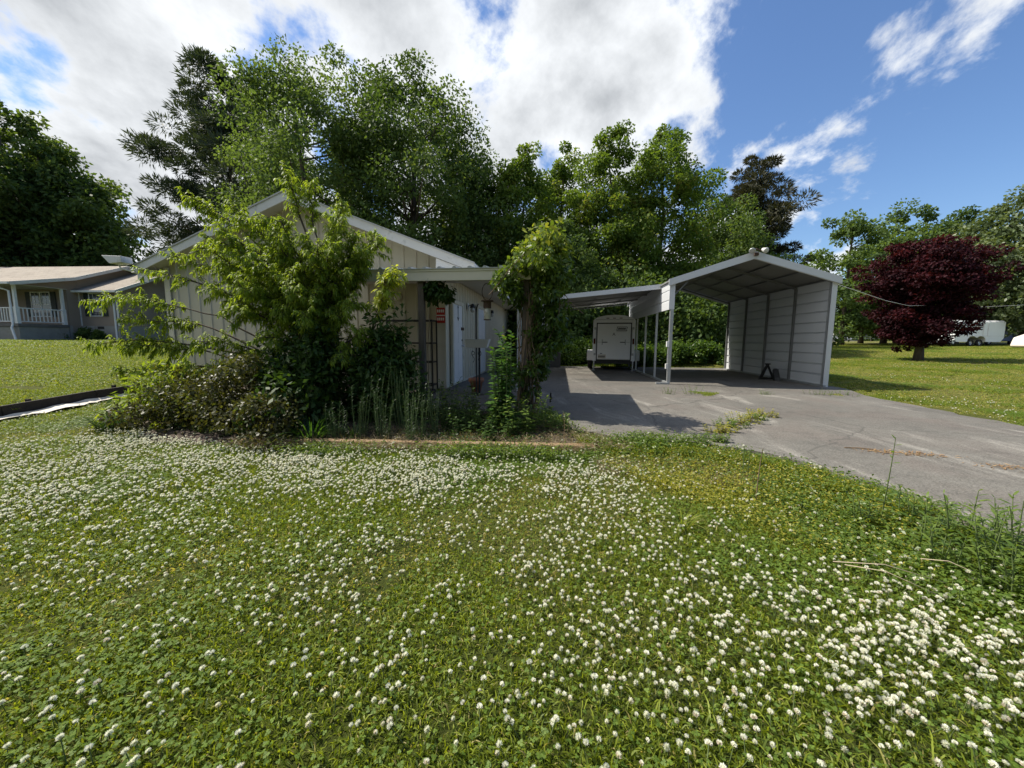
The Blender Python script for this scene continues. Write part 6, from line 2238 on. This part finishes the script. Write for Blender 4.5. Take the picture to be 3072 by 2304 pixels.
# ------------------------------------------------------------------ clover flowers
def flower_mesh(seed, old=0.0, h=0.066):
    rg = np.random.default_rng(seed)
    n = 46
    k = np.arange(n)
    ph = k * 2.39996
    ct = 1 - 1.55 * (k + 0.5) / n
    st = np.sqrt(1 - ct ** 2)
    d = np.stack([st * np.cos(ph), st * np.sin(ph), ct], 1)
    r = 0.0078
    c = np.array([0, 0, h])
    pos = c + d * r * 0.30
    ax = d + np.array([0, 0, 0.35]) + rdir(rg, n) * 0.15
    V, F, T = leaves(pos, ax, rdir(rg, n) * 0.3 + np.cross(d, np.array([0.3, 0.2, 1])), r * (0.85 + 0.35 * rg.random(n)), np.full(n, 0.0048), np.clip(0.35 + 0.35 * (1 - np.abs(ct)) + 0.10 * rg.random(n) + np.where(ct < -0.3, 0.35, 0) + old * (ct < 0.55), 0, 1), 'rhomb', 0.0)
    # stem, three sided
    s = 0.0012
    SV = np.array([[s, 0, -0.01], [-s, s, -0.01], [-s, -s, -0.01], [s, 0, h], [-s, s, h], [-s, -s, h]])
    b = len(V)
    SF = np.array([[0, 1, 4, 3], [1, 2, 5, 4], [2, 0, 3, 5]]) + b
    nq = len(F[0])
    me = npmesh('clover_flower', np.concatenate([V, SV]), [np.concatenate([F[0], SF])], 'flower', np.concatenate([T, np.zeros(6)]))
    me.materials.append(MAT['stem'])
    mi = np.zeros(nq + 3, np.int32)
    mi[nq:] = 1
    me.polygons.foreach_set('material_index', mi)
    return me


def flowers():
    rg = np.random.default_rng(501)
    N = 330000
    # candidates in the view wedge, uniform over the lawn
    y = 0.9 + 7.2 * rg.random(N)
    x = (rg.random(N) * 2 - 1) * 9.5
    keep = (np.abs(x) < y * 1.42 + 0.5) & ~blocked(x, y)
    x, y = x[keep], y[keep]

    def blob(cx, cy, sx, sy, a):
        return a * np.exp(-((x - cx) / sx) ** 2 - ((y - cy) / sy) ** 2)
    d = 0.02 + blob(-3.0, 3.75, 2.6, 0.75, 0.62) + blob(-1.2, 3.6, 1.4, 0.55, 0.45) + blob(-4.4, 5.0, 0.9, 0.45, 0.85) + blob(-3.3, 2.6, 1.5, 0.7, 0.22) \
        + blob(0.3, 3.5, 1.2, 0.6, 0.40) + blob(0.0, 2.2, 1.3, 0.55, 0.30) + blob(1.5, 1.55, 0.75, 0.5, 0.62) + blob(0.6, 1.25, 0.9, 0.35, 0.26) + blob(-0.9, 1.5, 1.0, 0.5, 0.12) + blob(2.2, 1.2, 0.7, 0.5, 0.55) \
        + blob(1.0, 2.9, 0.5, 0.7, 0.18) + blob(-5.4, 3.8, 1.3, 0.8, 0.35)
    nz = noise2(x, y, 21, 4.2) * 0.55 + noise2(x, y, 22, 10.0) * 0.55
    p = d * np.clip(0.72 + nz * 0.65, 0.05, 1.7) + 0.006
    p *= (x > edge_x(y) + 0.3)
    ok = rg.random(len(x)) < p * 0.62
    x, y = x[ok], y[ok]
    z = ground(x, y)
    # right hand lawn and far sprinkles
    n2 = 900
    xr = 8.3 + 12 * rg.random(n2)
    yr = 6 + 11 * rg.random(n2)
    k2 = (noise2(xr, yr, 31, 1.1) > 0.55) & ~blocked(xr, yr)
    x = np.concatenate([x, xr[k2]])
    y = np.concatenate([y, yr[k2]])
    z = ground(x, y)
    n = len(x)
    dist = np.hypot(x, y)
    kinds = [flower_mesh(0), flower_mesh(1, 0.0, 0.052), flower_mesh(2, 0.12, 0.060), flower_mesh(3, 0.0, 0.078), flower_mesh(4, 0.6, 0.050), flower_mesh(5, 0.25, 0.045)]
    s = 0.70 + 0.55 * rg.random(n)
    rot = np.stack([rg.normal(size=n) * 0.32, rg.normal(size=n) * 0.32, rg.random(n) * 6.283], 1)
    idx = rg.choice(6, n, p=[0.26, 0.24, 0.16, 0.14, 0.08, 0.12])
    # the individuals: largest in view
    vis = np.abs(x) < y * 1.30
    ang = y * math.cos(R(6.5)) + 1.3 * math.sin(R(6.5))
    low = (1.32 / np.maximum(y, 0.01)) < 1.22
    order = np.argsort(np.where(vis & low, dist, 1e6))[:300]
    sel = np.zeros(n, bool)
    sel[order] = True
    for i in order:
        o = place(kinds[idx[i]], 'clover_flower', None, (x[i], y[i], z[i]), tuple(rot[i]), (s[i],) * 3)
        tag(o, 'round white clover flower head on a thin stem in the lawn', 'flower', 'white clover flowers in the lawn')
    r = ~sel
    scatter('clover_flowers', 'many small white clover flower heads scattered through the lawn', 'flowers', np.stack([x, y, z], 1)[r], rot[r], np.repeat(s[r][:, None], 3, 1), idx[r], kinds)
    print('flowers', n)


flowers()
